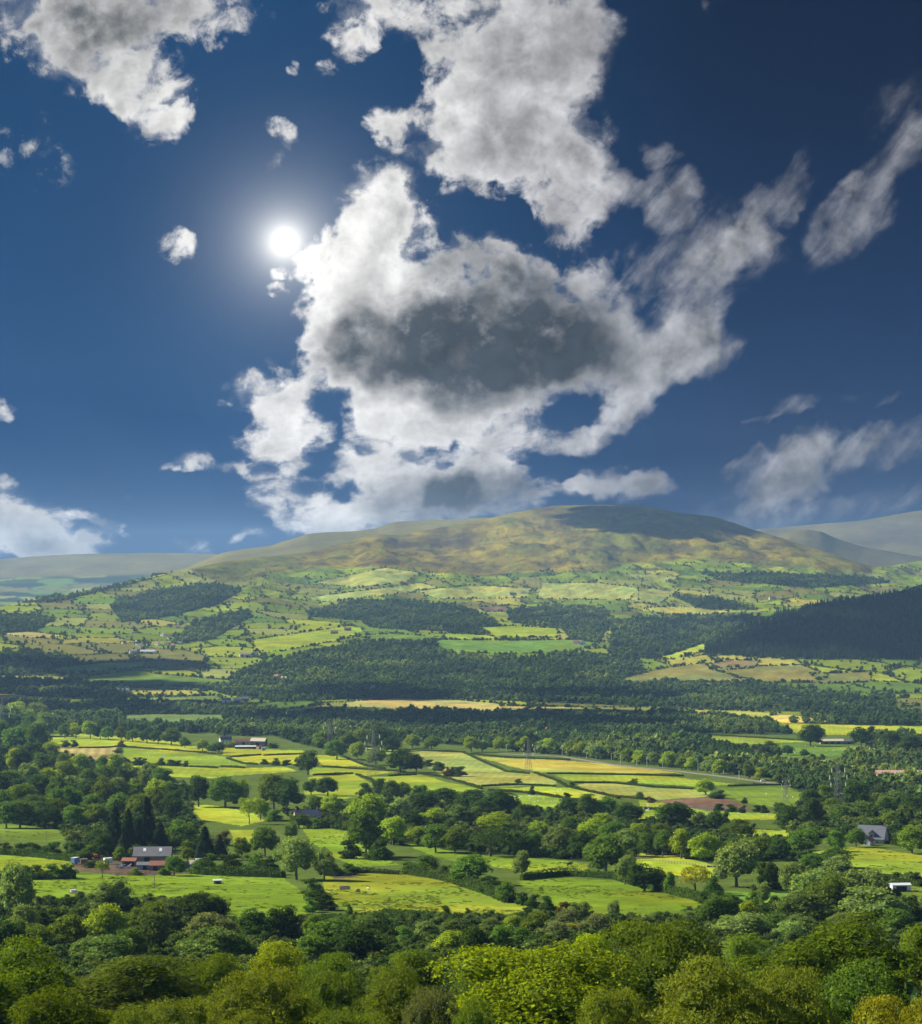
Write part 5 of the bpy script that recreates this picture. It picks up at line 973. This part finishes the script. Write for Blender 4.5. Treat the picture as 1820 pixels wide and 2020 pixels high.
for i in range(9): bm('window', [box(-26 + 6.4 * i, -22.5 + 6.4 * i, -9.08 if i > 3 else -16.08, -8.98 if i > 3 else -15.98, 1.2, 3.4)], 'glass', fy)
def small(name, label, x, y, w_, rot, wall, roof, group=None, hh=None, cat='house'):
    d, p = ground_at(x, y); L = w_ * S * d * K; Wd = min(L * .62, 9); H = hh or min(4.8, L * .42)
    return building(name, label, x, y, rot, L, Wd, H, Wd * .42, wall, roof, [('chimney', 'f', L * .4, 0, .9, 1.0)] if cat == 'house' else [('door', 'f', 0, 0, min(3, L * .3), min(3, H * .8), 'dark')], cat, group)
ORDN = ORD[:1] + ORD[1:]
def nth(i): return 'leftmost' if i == 0 else ORD[i] + ' from the left'
for i, (x, y, w_) in enumerate([(808, 1436, 12), (820, 1430, 13), (833, 1434, 12), (842, 1424, 16), (846, 1436, 11), (856, 1428, 12), (864, 1420, 10), (868, 1432, 13), (880, 1424, 12), (884, 1434, 12), (893, 1428, 12), (901, 1422, 11), (909, 1430, 12), (925, 1424, 12), (938, 1426, 11)]):
    small('house', f'brick house with tiled roof, {nth(i)} in the village below the tan field', x, y, w_, random.uniform(-30, 30), 'brick' if i % 3 else 'cream', 'tile' if i % 4 else 'slate', 'village houses below the tan field')
for i, (x, y, w_) in enumerate([(1001, 1444, 15), (1014, 1442, 11), (1038, 1443, 11), (1048, 1444, 12), (1060, 1445, 12), (1074, 1443, 12), (1086, 1443, 14), (1098, 1444, 10), (1112, 1446, 11), (1126, 1447, 11)]):
    small('house', 'red-painted roof of the first house in the right-hand row of village houses' if i == 0 else f'brown-roofed house, {nth(i)} in the row behind the dark trees', x, y, w_, random.uniform(-25, 25), 'cream' if i % 2 else 'brick', 'rust' if i == 0 else 'tile', 'row of village houses behind the dark trees')
small('house', 'lone white-gabled house between the two village rows', 975, 1425, 10, 60, 'white', 'tan')
vr = random.Random(3)
for i, x in enumerate(sorted(vr.uniform(234, 394) for _ in range(24))):
    small('house', f'pale cottage, {nth(min(i, 19)) if i < 19 else ["fifth", "fourth", "third", "second", "last"][i - 19] + " from the right"} in the distant village under the wooded slope', x, vr.uniform(1254, 1276), vr.uniform(5.5, 9), vr.uniform(-40, 40), vr.choice(['white', 'cream', 'white', 'stone']), vr.choice(['slate', 'tile', 'slate']), 'cottages of the distant village')
for lab, x, y, w_, wall, roof in [('long pale works building below the distant village', 292, 1289, 30, 'cream', 'whitesheet'), ('small works shed left of the long pale works', 263, 1288, 14, 'cream', 'tan'), ('long low farm building right of the distant village', 486, 1295, 26, 'cream', 'tan'), ('short farm building at the right of the long low one', 503, 1294, 10, 'white', 'slate'), ('white farmhouse among the left valley trees', 247, 1361, 14, 'white', 'slate'), ('grey barn in front of the white valley farmhouse', 243, 1366, 24, 'cream', 'grey'), ('white cottage at the left of the valley farm', 214, 1364, 10, 'white', 'tan'), ('tan barn by the teal fields', 468, 1386, 14, 'wood', 'tan'), ('white-walled sheds left of the tan barn', 447, 1386, 16, 'white', 'grey'), ('brown barn right of the tan barn', 484, 1383, 14, 'wood', 'slate'),
    ('brick barn behind the row of right valley trees', 1387, 1422, 22, 'brick', 'tan'), ('white bungalow at the right edge of the valley', 1808, 1406, 18, 'white', 'tile'), ('upland farmhouse with white walls below the right wood', 1137, 1269, 11, 'white', 'tile'), ('upland barn beside the white-walled farmhouse', 1149, 1272, 14, 'cream', 'slate'), ('pink cottage at the edge of the upland fields', 1040, 1263, 7, 'cream', 'tile'), ('red brick farm on the left upland pasture', 686, 1244, 14, 'brick', 'tile'), ('low barn left of the red brick farm', 660, 1250, 14, 'brick', 'slate'), ('stone farm high on the pale mountain fields', 1012, 1174, 14, 'stone', 'slate'), ('brick farmhouse at the left of the hill fields', 1254, 1312, 14, 'brick', 'tile'), ('long brick farm building left of the hill fields', 1218, 1314, 18, 'cream', 'tan'), ('small tan barn below the olive hill field', 1382, 1352, 9, 'wood', 'tan'),
    ('white cottage group in the dark valley wood', 735, 1358, 9, 'white', 'tan'), ('tower house in the dark valley wood', 805, 1363, 6, 'cream', 'slate'), ('white villa at the left of the dark valley wood', 560, 1342, 12, 'white', 'tan'), ('row of pale roofs in the valley wood', 548, 1338, 14, 'cream', 'tile'), ('pale farm at the foot of the right flank', 1525, 1182, 14, 'cream', 'slate'), ('brick house below the pale farm of the right flank', 1498, 1212, 9, 'brick', 'tile'), ('brick works behind the round trees on the right', 1488, 1494, 22, 'brick', 'tile'), ('tan-roofed cottage in the trees left of the sheep fields', 1256, 1460, 12, 'brick', 'tan'), ('pale cottage hidden behind the lit tree row', 828, 1464, 12, 'cream', 'slate'), ('farm cottage on the lit slope above the distant village', 350, 1238, 8, 'white', 'tile'), ('white cottage at the top of the distant village', 460, 1236, 10, 'white', 'slate')]:
    small('cottage' if w_ < 13 else 'barn', lab, x, y, w_, random.uniform(-20, 20), wall, roof, None, 6.5 if 'tower' in lab else None, 'house' if w_ < 13 else 'barn')

# ------------------------------------------------------------------ pylons, poles
def pylon(x, yb, ytop, label, d=None):
    d0, p = ground_at(x, yb) if d is None else (d, height_d(x, d)); H = (yb - ytop) * S * d0 * K
    o = link('pylon', None, None, p, math.radians(24)); tag(o, label, 'pylon', 'electricity pylons across the fields')
    wz = lambda z: (.085 if z < .55 else .085) * H * (1 - z) ** 1.25 + .016 * H
    T = []; lv = [0, .14, .27, .39, .5, .59, .67, .75, .83, .91, 1.0]; r = .0022 * H + .04
    for a, b in zip(lv[:-1], lv[1:]):
        wa, wb = wz(a), wz(b); ca = [(sx * wa, sy * wa, a * H) for sx, sy in ((-1, -1), (1, -1), (1, 1), (-1, 1))]; cb = [(sx * wb, sy * wb, b * H) for sx, sy in ((-1, -1), (1, -1), (1, 1), (-1, 1))]
        for k in range(4): T += [bar(ca[k], cb[k], r), bar(ca[k], cb[(k + 1) % 4], r * .55), bar(ca[(k + 1) % 4], cb[k], r * .55), bar(cb[k], cb[(k + 1) % 4], r * .5)]
    bm('lattice_tower', T, 'steel', o)
    for z, q in ((.62, .17), (.76, .2), (.9, .15)):
        for s in (-1, 1):
            e = (s * q * H, 0, z * H); w0 = wz(z); P = [bar((s * w0, -w0, z * H), e, r * .7), bar((s * w0, w0, z * H), e, r * .7), bar((s * wz(z + .06), 0, (z + .06) * H), e, r * .6)]
            c = bm('cross_arm', P, 'steel', o)
            bm('insulator', [tube([(e[0], 0, e[2]), (e[0], 0, e[2] - .045 * H), (e[0], 0, e[2] - .085 * H)], [.006 * H, .009 * H, .006 * H], 6)], 'porc', c)
pylon(737, 1530, 1441, 'tallest lattice pylon standing in the sunlit fields'); pylon(651, 1482, 1418, 'pylon rising from the lit trees left of the tallest pylon'); pylon(1043, 1522, 1462, 'pylon at the edge of the pale yellow field'); pylon(1551, 1584, 1535, 'pylon standing in the green field on the right'); pylon(1655, 1606, 1505, 'pylon rising among the dark trees on the right', None); pylon(4, 1462, 1378, 'pylon cut by the left edge behind bright trees')
lamp_xy = [(1000, 1484, 14), (1056, 1487, 15), (1110, 1489, 15), (1158, 1497, 11), (1175, 1493, 14), (1207, 1499, 15), (1225, 1508, 18), (1257, 1511, 13), (1277, 1512, 19), (1308, 1515, 13), (1328, 1508, 12), (1356, 1518, 12), (1378, 1521, 19), (1408, 1528, 13), (1428, 1526, 18), (1459, 1540, 18), (1535, 1536, 18), (1592, 1545, 18), (1647, 1553, 18), (1760, 1576, 20), (1816, 1586, 20)]
for i, (x, y, h) in enumerate(lamp_xy):
    d, p = ground_at(x, y); H = h * S * d * K; o = link('street_lamp', None, None, p, math.radians(60)); tag(o, f'tall white lamp post, {nth(i) if i < 20 else "last on the right"} along the main road', 'lamp post', 'lamp posts along the main road')
    bm('pole', [tube([(0, 0, -.5), (0, 0, H * .5), (0, 0, H)], [.32, .26, .2], 6)], 'white', o)
    for s in (-1, 1):
        a = bm('arm', [tube([(0, 0, H - .1), (s * 1.6, 0, H + .25)], [.1, .08], 5)], 'white', o); bm('lamp_head', [box(min(s * 1.4, s * 2.4), max(s * 1.4, s * 2.4), -.2, .2, H + .15, H + .4)], 'light', a)
for x, y, h, lab in [(91, 1659, 19, 'wooden telegraph pole with a cross-piece in the side field'), (305, 1753, 27, 'bare wooden pole standing in the lower meadow'), (168, 1660, 28, 'telegraph pole beside the dark conifers'), (234, 1700, 34, 'wooden pole in front of the tall conifers'), (658, 1604, 16, 'telegraph pole behind the bright round tree'), (580, 1612, 14, 'twin-armed pole at the slate cottage'), (1505, 1658, 22, 'wooden pole at the bright strip on the right'), (1705, 1668, 22, 'pole in front of the low white outhouse')]:
    d, p = ground_at(x, y); H = h * S * d * K; o = link('telegraph_pole', None, None, p, .4); tag(o, lab, 'pole', 'wooden poles')
    bm('post', [tube([(0, 0, -.5), (0, 0, H)], [.17, .12], 6)], 'wood', o)
    if x != 305: bm('cross_piece', [box(-1.0, 1.0, -.1, .1, H - .5, H - .3)], 'wood', o)
# the road seen between the trees
def ribbon(name, pts, w, mat, lift=.25):
    G = []
    for a, b in zip(pts[:-1], pts[1:]):
        for i in range(20): t_ = i / 20; G.append(at(a[0] + (b[0] - a[0]) * t_, a[1] + (b[1] - a[1]) * t_))
    G = np.array([tuple(g) for g in G]); dv = unit(np.gradient(G, axis=0)); sd = np.stack([-dv[:, 1], dv[:, 0], 0 * dv[:, 0]], 1); sd = unit(sd)
    L, R = G + sd * w / 2 + (0, 0, lift), G - sd * w / 2 + (0, 0, lift); n = len(G); v = np.concatenate([L, R, L - (0, 0, 1.0), R - (0, 0, 1.0)])
    f = [(i, n + i, n + i + 1, i + 1) for i in range(n - 1)] + [(2 * n + i, i, i + 1, 2 * n + i + 1) for i in range(n - 1)] + [(n + i, 3 * n + i, 3 * n + i + 1, n + i + 1) for i in range(n - 1)]
    tag(link(name, mesh_np(name, v, np.array(f), MAT[mat])), kind='structure')
ribbon('road', [(985, 1487), (1110, 1493), (1230, 1512), (1340, 1522), (1440, 1534), (1530, 1546), (1650, 1560), (1760, 1576), (1850, 1592)], 8, 'tarmac')

# ------------------------------------------------------------------ animals and farm things
def sheep_mesh():
    iv, fi = ICO2; b = iv * (.55, .3, .3) + (0, 0, .62); h = iv * (.17, .11, .12) + (.62, 0, .74); P = [(b, fi), (h, fi)] + [tube([(x, y, 0), (x, y, .5)], [.05, .07], 5) for x in (-.32, .34) for y in (-.14, .14)]
    v, f = merge(P); return mesh_np('sheep', v, f, MAT['wool'], True)
def cow_mesh():
    iv, fi = ICO2; b = iv * (1.05, .42, .48) + (0, 0, 1.0); n = iv * (.36, .2, .26) + (1.05, 0, 1.2); h = iv * (.3, .15, .17) + (1.4, 0, 1.1); P = [(b, fi), (n, fi), (h, fi)] + [tube([(x, y, 0), (x, y, .45), (x, y, .9)], [.07, .08, .14], 6) for x in (-.7, .72) for y in (-.22, .22)] + [tube([(-1.03, 0, 1.2), (-1.1, 0, .6)], [.05, .03], 5)]
    v, f = merge(P); return mesh_np('cow', v, f, MAT['hide'], True)
SH, CW = sheep_mesh(), cow_mesh(); rs = np.random.default_rng(12)
FLOCKS = [('white sheep grazing in the pasture above the round wood', [(990, 1571), (1060, 1571), (1125, 1581), (1080, 1590)], 26), ('white sheep grazing in the bright strip left of the second pale field', [(1050, 1557), (1140, 1560), (1205, 1576), (1110, 1570)], 12), ('white sheep grazing in the highest sunlit pasture', [(200, 1454), (320, 1462), (420, 1482), (300, 1480)], 12), ('white sheep grazing in the pasture below the highest one', [(260, 1482), (400, 1492), (470, 1506), (300, 1500)], 12), ('white sheep grazing in front of the tan barn', [(1470, 1474), (1600, 1470), (1700, 1480), (1560, 1490)], 20), ('white sheep grazing in the olive field left of the tan barn', [(1340, 1452), (1480, 1457), (1580, 1464), (1440, 1468)], 16), ('white sheep beside the ploughed field', [(1270, 1588), (1300, 1592), (1290, 1606), (1268, 1602)], 8), ('white sheep in the strip below the ploughed field', [(1390, 1604), (1540, 1610), (1520, 1615), (1390, 1612)], 8), ('white sheep grazing in the green field with the pylon', [(1450, 1565), (1530, 1562), (1590, 1580), (1480, 1582)], 5)]
for lab, poly, n in FLOCKS:
    p = np.array(poly); k = 0
    while k < n:
        x, y = rs.uniform(p[:, 0].min(), p[:, 0].max()), rs.uniform(p[:, 1].min(), p[:, 1].max())
        if not inpoly(np.array([x]), np.array([y]), poly)[0]: continue
        o = link('sheep', SH, None, at(x, y), rs.random() * 6.28, (1.35,) * 3); tag(o, lab, 'sheep', 'sheep on the pastures'); k += 1
for x, y, lab, a in [(1124, 1709, 'dark cow grazing near the big round tree of the middle strip', .3), (1163, 1713, 'dark cow at the right end of the middle strip', 2.), (1058, 1690, 'dark cow under the belt of trees above the middle strip', 1.), (1290, 1688, 'black cow in the bright field behind the tall ash', .2)]:
    tag(link('cow', CW, None, at(x, y), a, (1.2,) * 3), lab, 'cow', 'cattle in the lower fields')
def obj3(name, label, cat, x, y, rot, parts):
    o = link(name, None, None, at(x, y), math.radians(rot)); tag(o, label, cat)
    for nm, geo, mat in parts: bm(nm, geo if isinstance(geo, list) else [geo], mat, o)
    return o
def cyl(a, b, r, n=12):
    v, f = tube([a, b], [r, r], n); m = len(v); return np.vstack([v, [a], [b]]), np.array([tuple(q) for q in f] + [(i, (i + 1) % n, m, m) for i in range(0)]) if False else f
def wheel(x, y, r): return [tube([(x, y - .15, r), (x, y - .12, r), (x, y + .12, r), (x, y + .15, r)], [.02, r, r, .02], 12)]
def trailer(name, label, x, y, rot, L, W, H, body, roof):
    return obj3(name, label, 'trailer', x, y, rot, [('body', box(-L/2, L/2, -W/2, W/2, .6, H), body), ('roof', box(-L/2 - .05, L/2 + .05, -W/2 - .05, W/2 + .05, H + .003, H + .14), roof), ('door', box(L/2 - .01, L/2 + .05, -W/2 + .2, W/2 - .2, .8, H - .2), 'grey'), ('wheel', wheel(-.4, -W/2, .42), 'rubber'), ('wheel', wheel(-.4, W/2, .42), 'rubber'), ('drawbar', [bar((-L/2, 0, .6), (-L/2 - 1.2, 0, .5), .07)], 'steel')])
trailer('horse_trailer', 'blue box trailer with a white roof on the muddy yard', 148, 1705, 60, 3.4, 2.1, 3.0, 'blue', 'white'); trailer('horse_trailer', 'white box trailer in the middle of the muddy yard', 213, 1706, 30, 3.8, 2.2, 3.0, 'white', 'whitesheet'); trailer('horse_trailer', 'blue and white box trailer below the tan-roofed barn', 520, 1481, 20, 4.6, 2.6, 3.4, 'blue', 'white')
obj3('water_tank', 'white cylindrical tank lying in the side field above the hedge', 'tank', 105, 1688, 5, [('barrel', [tube([(-2.6, 0, 1.3), (-2.5, 0, 1.3), (-1.2, 0, 1.3), (1.2, 0, 1.3), (2.5, 0, 1.3), (2.6, 0, 1.3)], [.02, 1.1, 1.18, 1.18, 1.1, .02], 14)], 'whitesheet'), ('leg', box(-1.9, -1.5, -.7, .7, -.1, .4), 'steel'), ('leg', box(1.5, 1.9, -.7, .7, -.1, .4), 'steel')])
obj3('tank', 'rusty yellow tank at the top of the muddy yard', 'tank', 134, 1692, 8, [('barrel', [tube([(-2.4, 0, .9), (-2.3, 0, .9), (2.3, 0, .9), (2.4, 0, .9)], [.02, .75, .75, .02], 12)], 'orange'), ('leg', box(-1.6, -1.2, -.5, .5, -.1, .5), 'steel'), ('leg', box(1.2, 1.6, -.5, .5, -.1, .5), 'steel')])
obj3('excavator', 'orange excavator with a bent arm at the back of the yard', 'excavator', 192, 1694, 10, [('track', box(-1.8, 1.8, -1.3, -.7, 0, .8), 'rubber'), ('track', box(-1.8, 1.8, .7, 1.3, 0, .8), 'rubber'), ('body', box(-1.7, 1.5, -1.1, 1.1, .85, 2.0), 'orange'), ('cab', [box(.1, 1.4, -1.05, 0, 2.003, 3.0)], 'glass'), ('boom', [bar((1.2, .4, 1.8), (3.4, .4, 4.0), .2), bar((3.4, .4, 4.0), (5.0, .4, 2.6), .16)], 'orange'), ('bucket', box(4.7, 5.5, .0, .8, 1.7, 2.6), 'steel')])
for x, y, r_, lab in [(158, 1696, 20, 'red folded harrow left of the stack of pallets'), (170, 1692, -10, 'red hay rake right of the folded harrow')]:
    obj3('farm_implement', lab, 'farm machine', x, y, r_, [('frame', [bar((-2.2, 0, .9), (2.2, 0, .9), .12), bar((-2.2, 1, .9), (2.2, 1, .9), .12), bar((-2.2, 0, .9), (-2.2, 1, 2.4), .1), bar((2.2, 0, .9), (2.2, 1, 2.4), .1), bar((0, 0, .9), (0, -1.6, .6), .12)], 'red'), ('tines', [bar((k * .5, 0, .9), (k * .5, .2, 0), .05) for k in range(-4, 5)], 'steel'), ('wheel', wheel(-1.2, 1.2, .45), 'rubber'), ('wheel', wheel(1.2, 1.2, .45), 'rubber')])
obj3('pallet_stack', 'dark stack of pallets and timber in the yard', 'pallets', 166, 1704, 12, [('pallets', [box(-1.6, 1.6, -1.1, 1.1, .0 + .26 * k, .16 + .26 * k) for k in range(9)], 'wood'), ('bearers', [box(x, x + .2, -1.0, 1.0, .16 + .26 * k, .26 + .26 * k) for k in range(8) for x in (-1.5, -.1, 1.3)], 'rust')])
sp_ = []; sw_ = []
for k in range(26): a = rs.uniform(0, 6.28); q = rs.normal(0, 1.2, 2); sp_.append(bar((q[0], q[1], rs.uniform(0, .8)), (q[0] + math.cos(a) * 1.6, q[1] + math.sin(a) * 1.6, rs.uniform(.2, 2.2)), rs.uniform(.06, .16)))
for k in range(6): q = rs.normal(0, 1.3, 2); z = rs.uniform(.2, 1.4); sw_.append(box(q[0] - .6, q[0] + .6, q[1] - .4, q[1] + .4, z, z + .5))
obj3('scrap_heap', 'heap of scrap metal with blue and white pieces beside the open lean-to', 'scrap heap', 242, 1714, 0, [('scrap_poles', sp_, 'steel'), ('scrap_sheets', sw_, 'blue')])
def vehicle(name, label, cat, x, y, rot, body, van=True):
    return obj3(name, label, cat, x, y, rot, [('body', [box(-2.4, 2.4, -.95, .95, .45, 1.15 if not van else 1.3), (np.array([(-2.35, -.9, 1.303), (1.5 if van else 1.0, -.9, 1.303), (1.5 if van else 1.0, .9, 1.303), (-2.35, .9, 1.303), (-2.25, -.8, 2.15), (.8 if van else .4, -.8, 2.15), (.8 if van else .4, .8, 2.15), (-2.25, .8, 2.15)], float), box(0, 1, 0, 1, 0, 1)[1])], body), ('windscreen', [bar((1.28, -.6, 1.6), (1.28, .6, 1.6), .16)], 'glass')] + [('wheel', wheel(a, b, .36), 'rubber') for a in (-1.5, 1.5) for b in (-.85, .85)])
vehicle('parked_van', 'white van parked behind the brown plank shed', 'van', 396, 1703, 15, 'whitesheet'); vehicle('parked_car', 'white car at the white shed right of the sheep fields', 'car', 1703, 1512, 10, 'whitesheet'); vehicle('parked_car', 'pale car glimpsed on the main road between the trees', 'car', 1507, 1543, 5, 'whitesheet')
hull = np.array([(-2.4, -.8, 1.1), (-2.4, .8, 1.1), (1.2, .9, 1.2), (2.8, 0, 1.4), (1.2, -.9, 1.2), (-2.2, -.4, .4), (-2.2, .4, .4), (1.0, .4, .4), (2.2, 0, .6), (1.0, -.4, .4)])
obj3('boat', 'small white boat with a short mast stored by the conifers', 'boat', 172, 1668, 20, [('hull', (hull, np.array([(0, 1, 6, 5), (1, 2, 7, 6), (2, 3, 8, 7), (3, 4, 9, 8), (4, 0, 5, 9)])), 'whitesheet'), ('deck', (hull[:5] - (0, 0, .08), np.array([(0, 1, 2, 4), (2, 3, 4, 4)])[:1]), 'white'), ('cabin', box(-1.2, .8, -.5, .5, 1.12, 1.8), 'blue'), ('mast', [bar((.6, 0, 1.2), (.7, 0, 4.2), .08)], 'whitesheet')])
obj3('trough', 'white ring feeder on bare mud in the lower left meadow', 'feeder', 145, 1760, 8, [('trough', [tube([(0, 0, 0), (0, 0, .9), (0, 0, .95), (0, 0, .5), (0, 0, .45)], [1.2, 1.3, 1.15, 1.1, .02], 16)], 'whitesheet'), ('rail', [bar((math.cos(a) * 1.25, math.sin(a) * 1.25, .9), (math.cos(a) * 1.25, math.sin(a) * 1.25, 1.6), .05) for a in np.linspace(0, 6.28, 13)[:-1]], 'steel')])
building('hut', 'dark green hut with a white roof standing in the lower meadow', 429, 1744, 14, 3.0, 2.2, 1.5, .3, 'green', 'whitesheet', [('door', 'f', 0, 0, 1.4, 1.1, 'dark')], 'hut')
building('field_shelter', 'white field shelter with a dark open front at the right', 1777, 1759, 6, 7.2, 3.6, 2.7, .5, 'whitesheet', 'whitesheet', [('door', 'f', 0, 0, 4.2, 2.3, 'dark'), ('window', 'f', -2.8, 1.2, .7, .6)], 'shelter')
obj3('timber_stack', 'reddish planks stacked beside the white field shelter', 'timber', 1800, 1760, 6, [('planks', [box(-2.6, 2.6, -.9 + .3 * k, -.64 + .3 * k, 0, .3) for k in range(6)] + [box(-2.2, 2.2, -.6 + .3 * k, -.34 + .3 * k, .31, .55) for k in range(4)], 'rust')]); obj3('timber_stack', 'long red boards laid left of the white field shelter', 'timber', 1750, 1748, -14, [('planks', [box(-5, 3 - .5 * k, -.8 + .4 * k, -.45 + .4 * k, 0, .3) for k in range(4)], 'rust')])
obj3('log_pile', 'stack of cut logs in the middle meadow', 'log pile', 681, 1755, 12, [('logs', [tube([(-2.0 + rs.uniform(-.3, .3), y, z), (2.0 + rs.uniform(-.3, .3), y, z)], [.3, .3], 8) for y, z in ((-.9, .3), (-.3, .3), (.3, .3), (.9, .3), (-.6, .8), (0, .8), (.6, .8), (-.3, 1.3))], 'log')])
obj3('log_pile', 'little heap of stumps right of the log stack', 'log pile', 707, 1760, 40, [('logs', [tube([(-.6, y, z), (.7, y, z)], [.35, .3], 8) for y, z in ((-.4, .35), (.4, .35), (0, .9))], 'log')])
tag(link('sheep', SH, None, at(727, 1757), 2.4, (1.3,) * 3), 'single white sheep right of the log stacks', 'sheep')
obj3('feed_trough', 'black feed trough with a pale rim in the bright field', 'trough', 1405, 1711, 4, [('trough', [box(-2.2, 2.2, -.6, .6, .1, .6)], 'dark'), ('rim', [box(-2.3, 2.3, -.7, -.6, .6, .75), box(-2.3, 2.3, .6, .7, .6, .75)], 'cream'), ('leg', box(-2, -1.7, -.5, .5, -.1, .1), 'steel'), ('leg', box(1.7, 2, -.5, .5, -.1, .1), 'steel')])
def rail_fence(x0, y0, x1, y1, label, mat='steel', h=1.4):
    a, b = at(x0, y0), at(x1, y1); L = (b - a).length; n = max(2, int(L / 2.5)); o = link('fence', None, None, a); tag(o, label, 'fence'); dv = (b - a)
    for i in range(n + 1): q = dv * (i / n); bm('post', [box(q.x - .08, q.x + .08, q.y - .08, q.y + .08, q.z - .4, q.z + h)], mat, o)
    bm('rail', [bar(tuple(Vector((0, 0, z))), tuple(dv + Vector((0, 0, z))), .05) for z in (.4, .8, 1.25)], mat, o)
rail_fence(270, 1726, 297, 1724, 'steel sheep hurdles in front of the grey barn'); rail_fence(252, 1726, 262, 1726, 'wooden yard gate left of the sheep hurdles', 'wood'); rail_fence(1462, 1742, 1485, 1741, 'wooden fence glimpsed under the tall ash', 'wood', 1.2); rail_fence(1213, 1692, 1410, 1712, 'post and rail fence under the trees of the bright field', 'wood', 1.2)

# ------------------------------------------------------------------ unseen clouds added beyond the left of the view to shade the valley
def cloud(corners, alt, label, seed, puff=1.0, full=1.6):
    """an added, unseen cloud bank shaped to shade the ground at these four bearings"""
    rng = np.random.default_rng(seed); G = np.array([tuple(at(x, y)) for x, y in corners]); c = G.mean(0); q = np.array(SUND) * (alt / SUND.z)
    out = []; iv, fi = ICO2; ex = np.ptp(G[:, 0]) / 2, np.ptp(G[:, 1]) / 2; r0 = min(ex) * .34 * puff
    n = int(max(14, min(160, ex[0] * ex[1] / (r0 * r0) * full)))
    for k in range(n):
        a, b = rng.random(2); p = (G[0] * (1 - a) + G[1] * a) * (1 - b) + (G[3] * (1 - a) + G[2] * a) * b
        r = r0 * rng.uniform(.5, 1.15); w = iv * (1 + .16 * rng.normal(0, 1, (len(iv), 1)))
        out.append((w * (r, r, r * .45) + (p - c) * .92 + (0, 0, rng.uniform(-.2, .3) * r), fi))
    v, f = merge(out); o = link('cloud', mesh_np('cloud', v, f, MCLOUD, True), None, Vector(c + q)); tag(o, label, 'cloud', 'unseen clouds added to shade the valley'); return o
MCLOUD = plain('cloud', (.85, .86, .88), 1.0, .05, .001)
CLOUD_SHADE = [
 ([(1470, 1275), (1960, 1310), (1960, 1120), (1500, 1215)], 2300, 'long unseen cloud bank added to shade the plantation hill'), ([(380, 1425), (1330, 1440), (1330, 1345), (420, 1345)], 1700, 'broad unseen cloud bank added to shade the valley woods', .8, .75), ([(1200, 1052), (1600, 1080), (1500, 1040), (1130, 1000)], 3300, 'high unseen cloud added to shade the mountain summit'), ([(-200, 1425), (330, 1415), (300, 1290), (-200, 1280)], 1700, 'ragged unseen cloud added to shade the left of the valley', .8, .7),
]
for k, (cn, al, lb, *ex) in enumerate(CLOUD_SHADE): cloud(cn, al, lb, 40 + k, *ex)
# ------------------------------------------------------------------ the air of the valley
hv, hf = box(-9000, 9000, -300, 20500, -420, 322)
mh, t, out = material('haze'); vp = t.new('ShaderNodeVolumePrincipled'); vp.inputs['Color'].default_value = (.36, .61, 1.0, 1); vp.inputs['Density'].default_value = 3.0e-5; vp.inputs['Anisotropy'].default_value = .2
t.l.new(vp.outputs[0], out.inputs['Volume']); hz = link('haze', mesh_np('haze', hv, hf, mh)); tag(hz, 'thin blue summer haze filling the valley', 'haze', None, 'stuff')
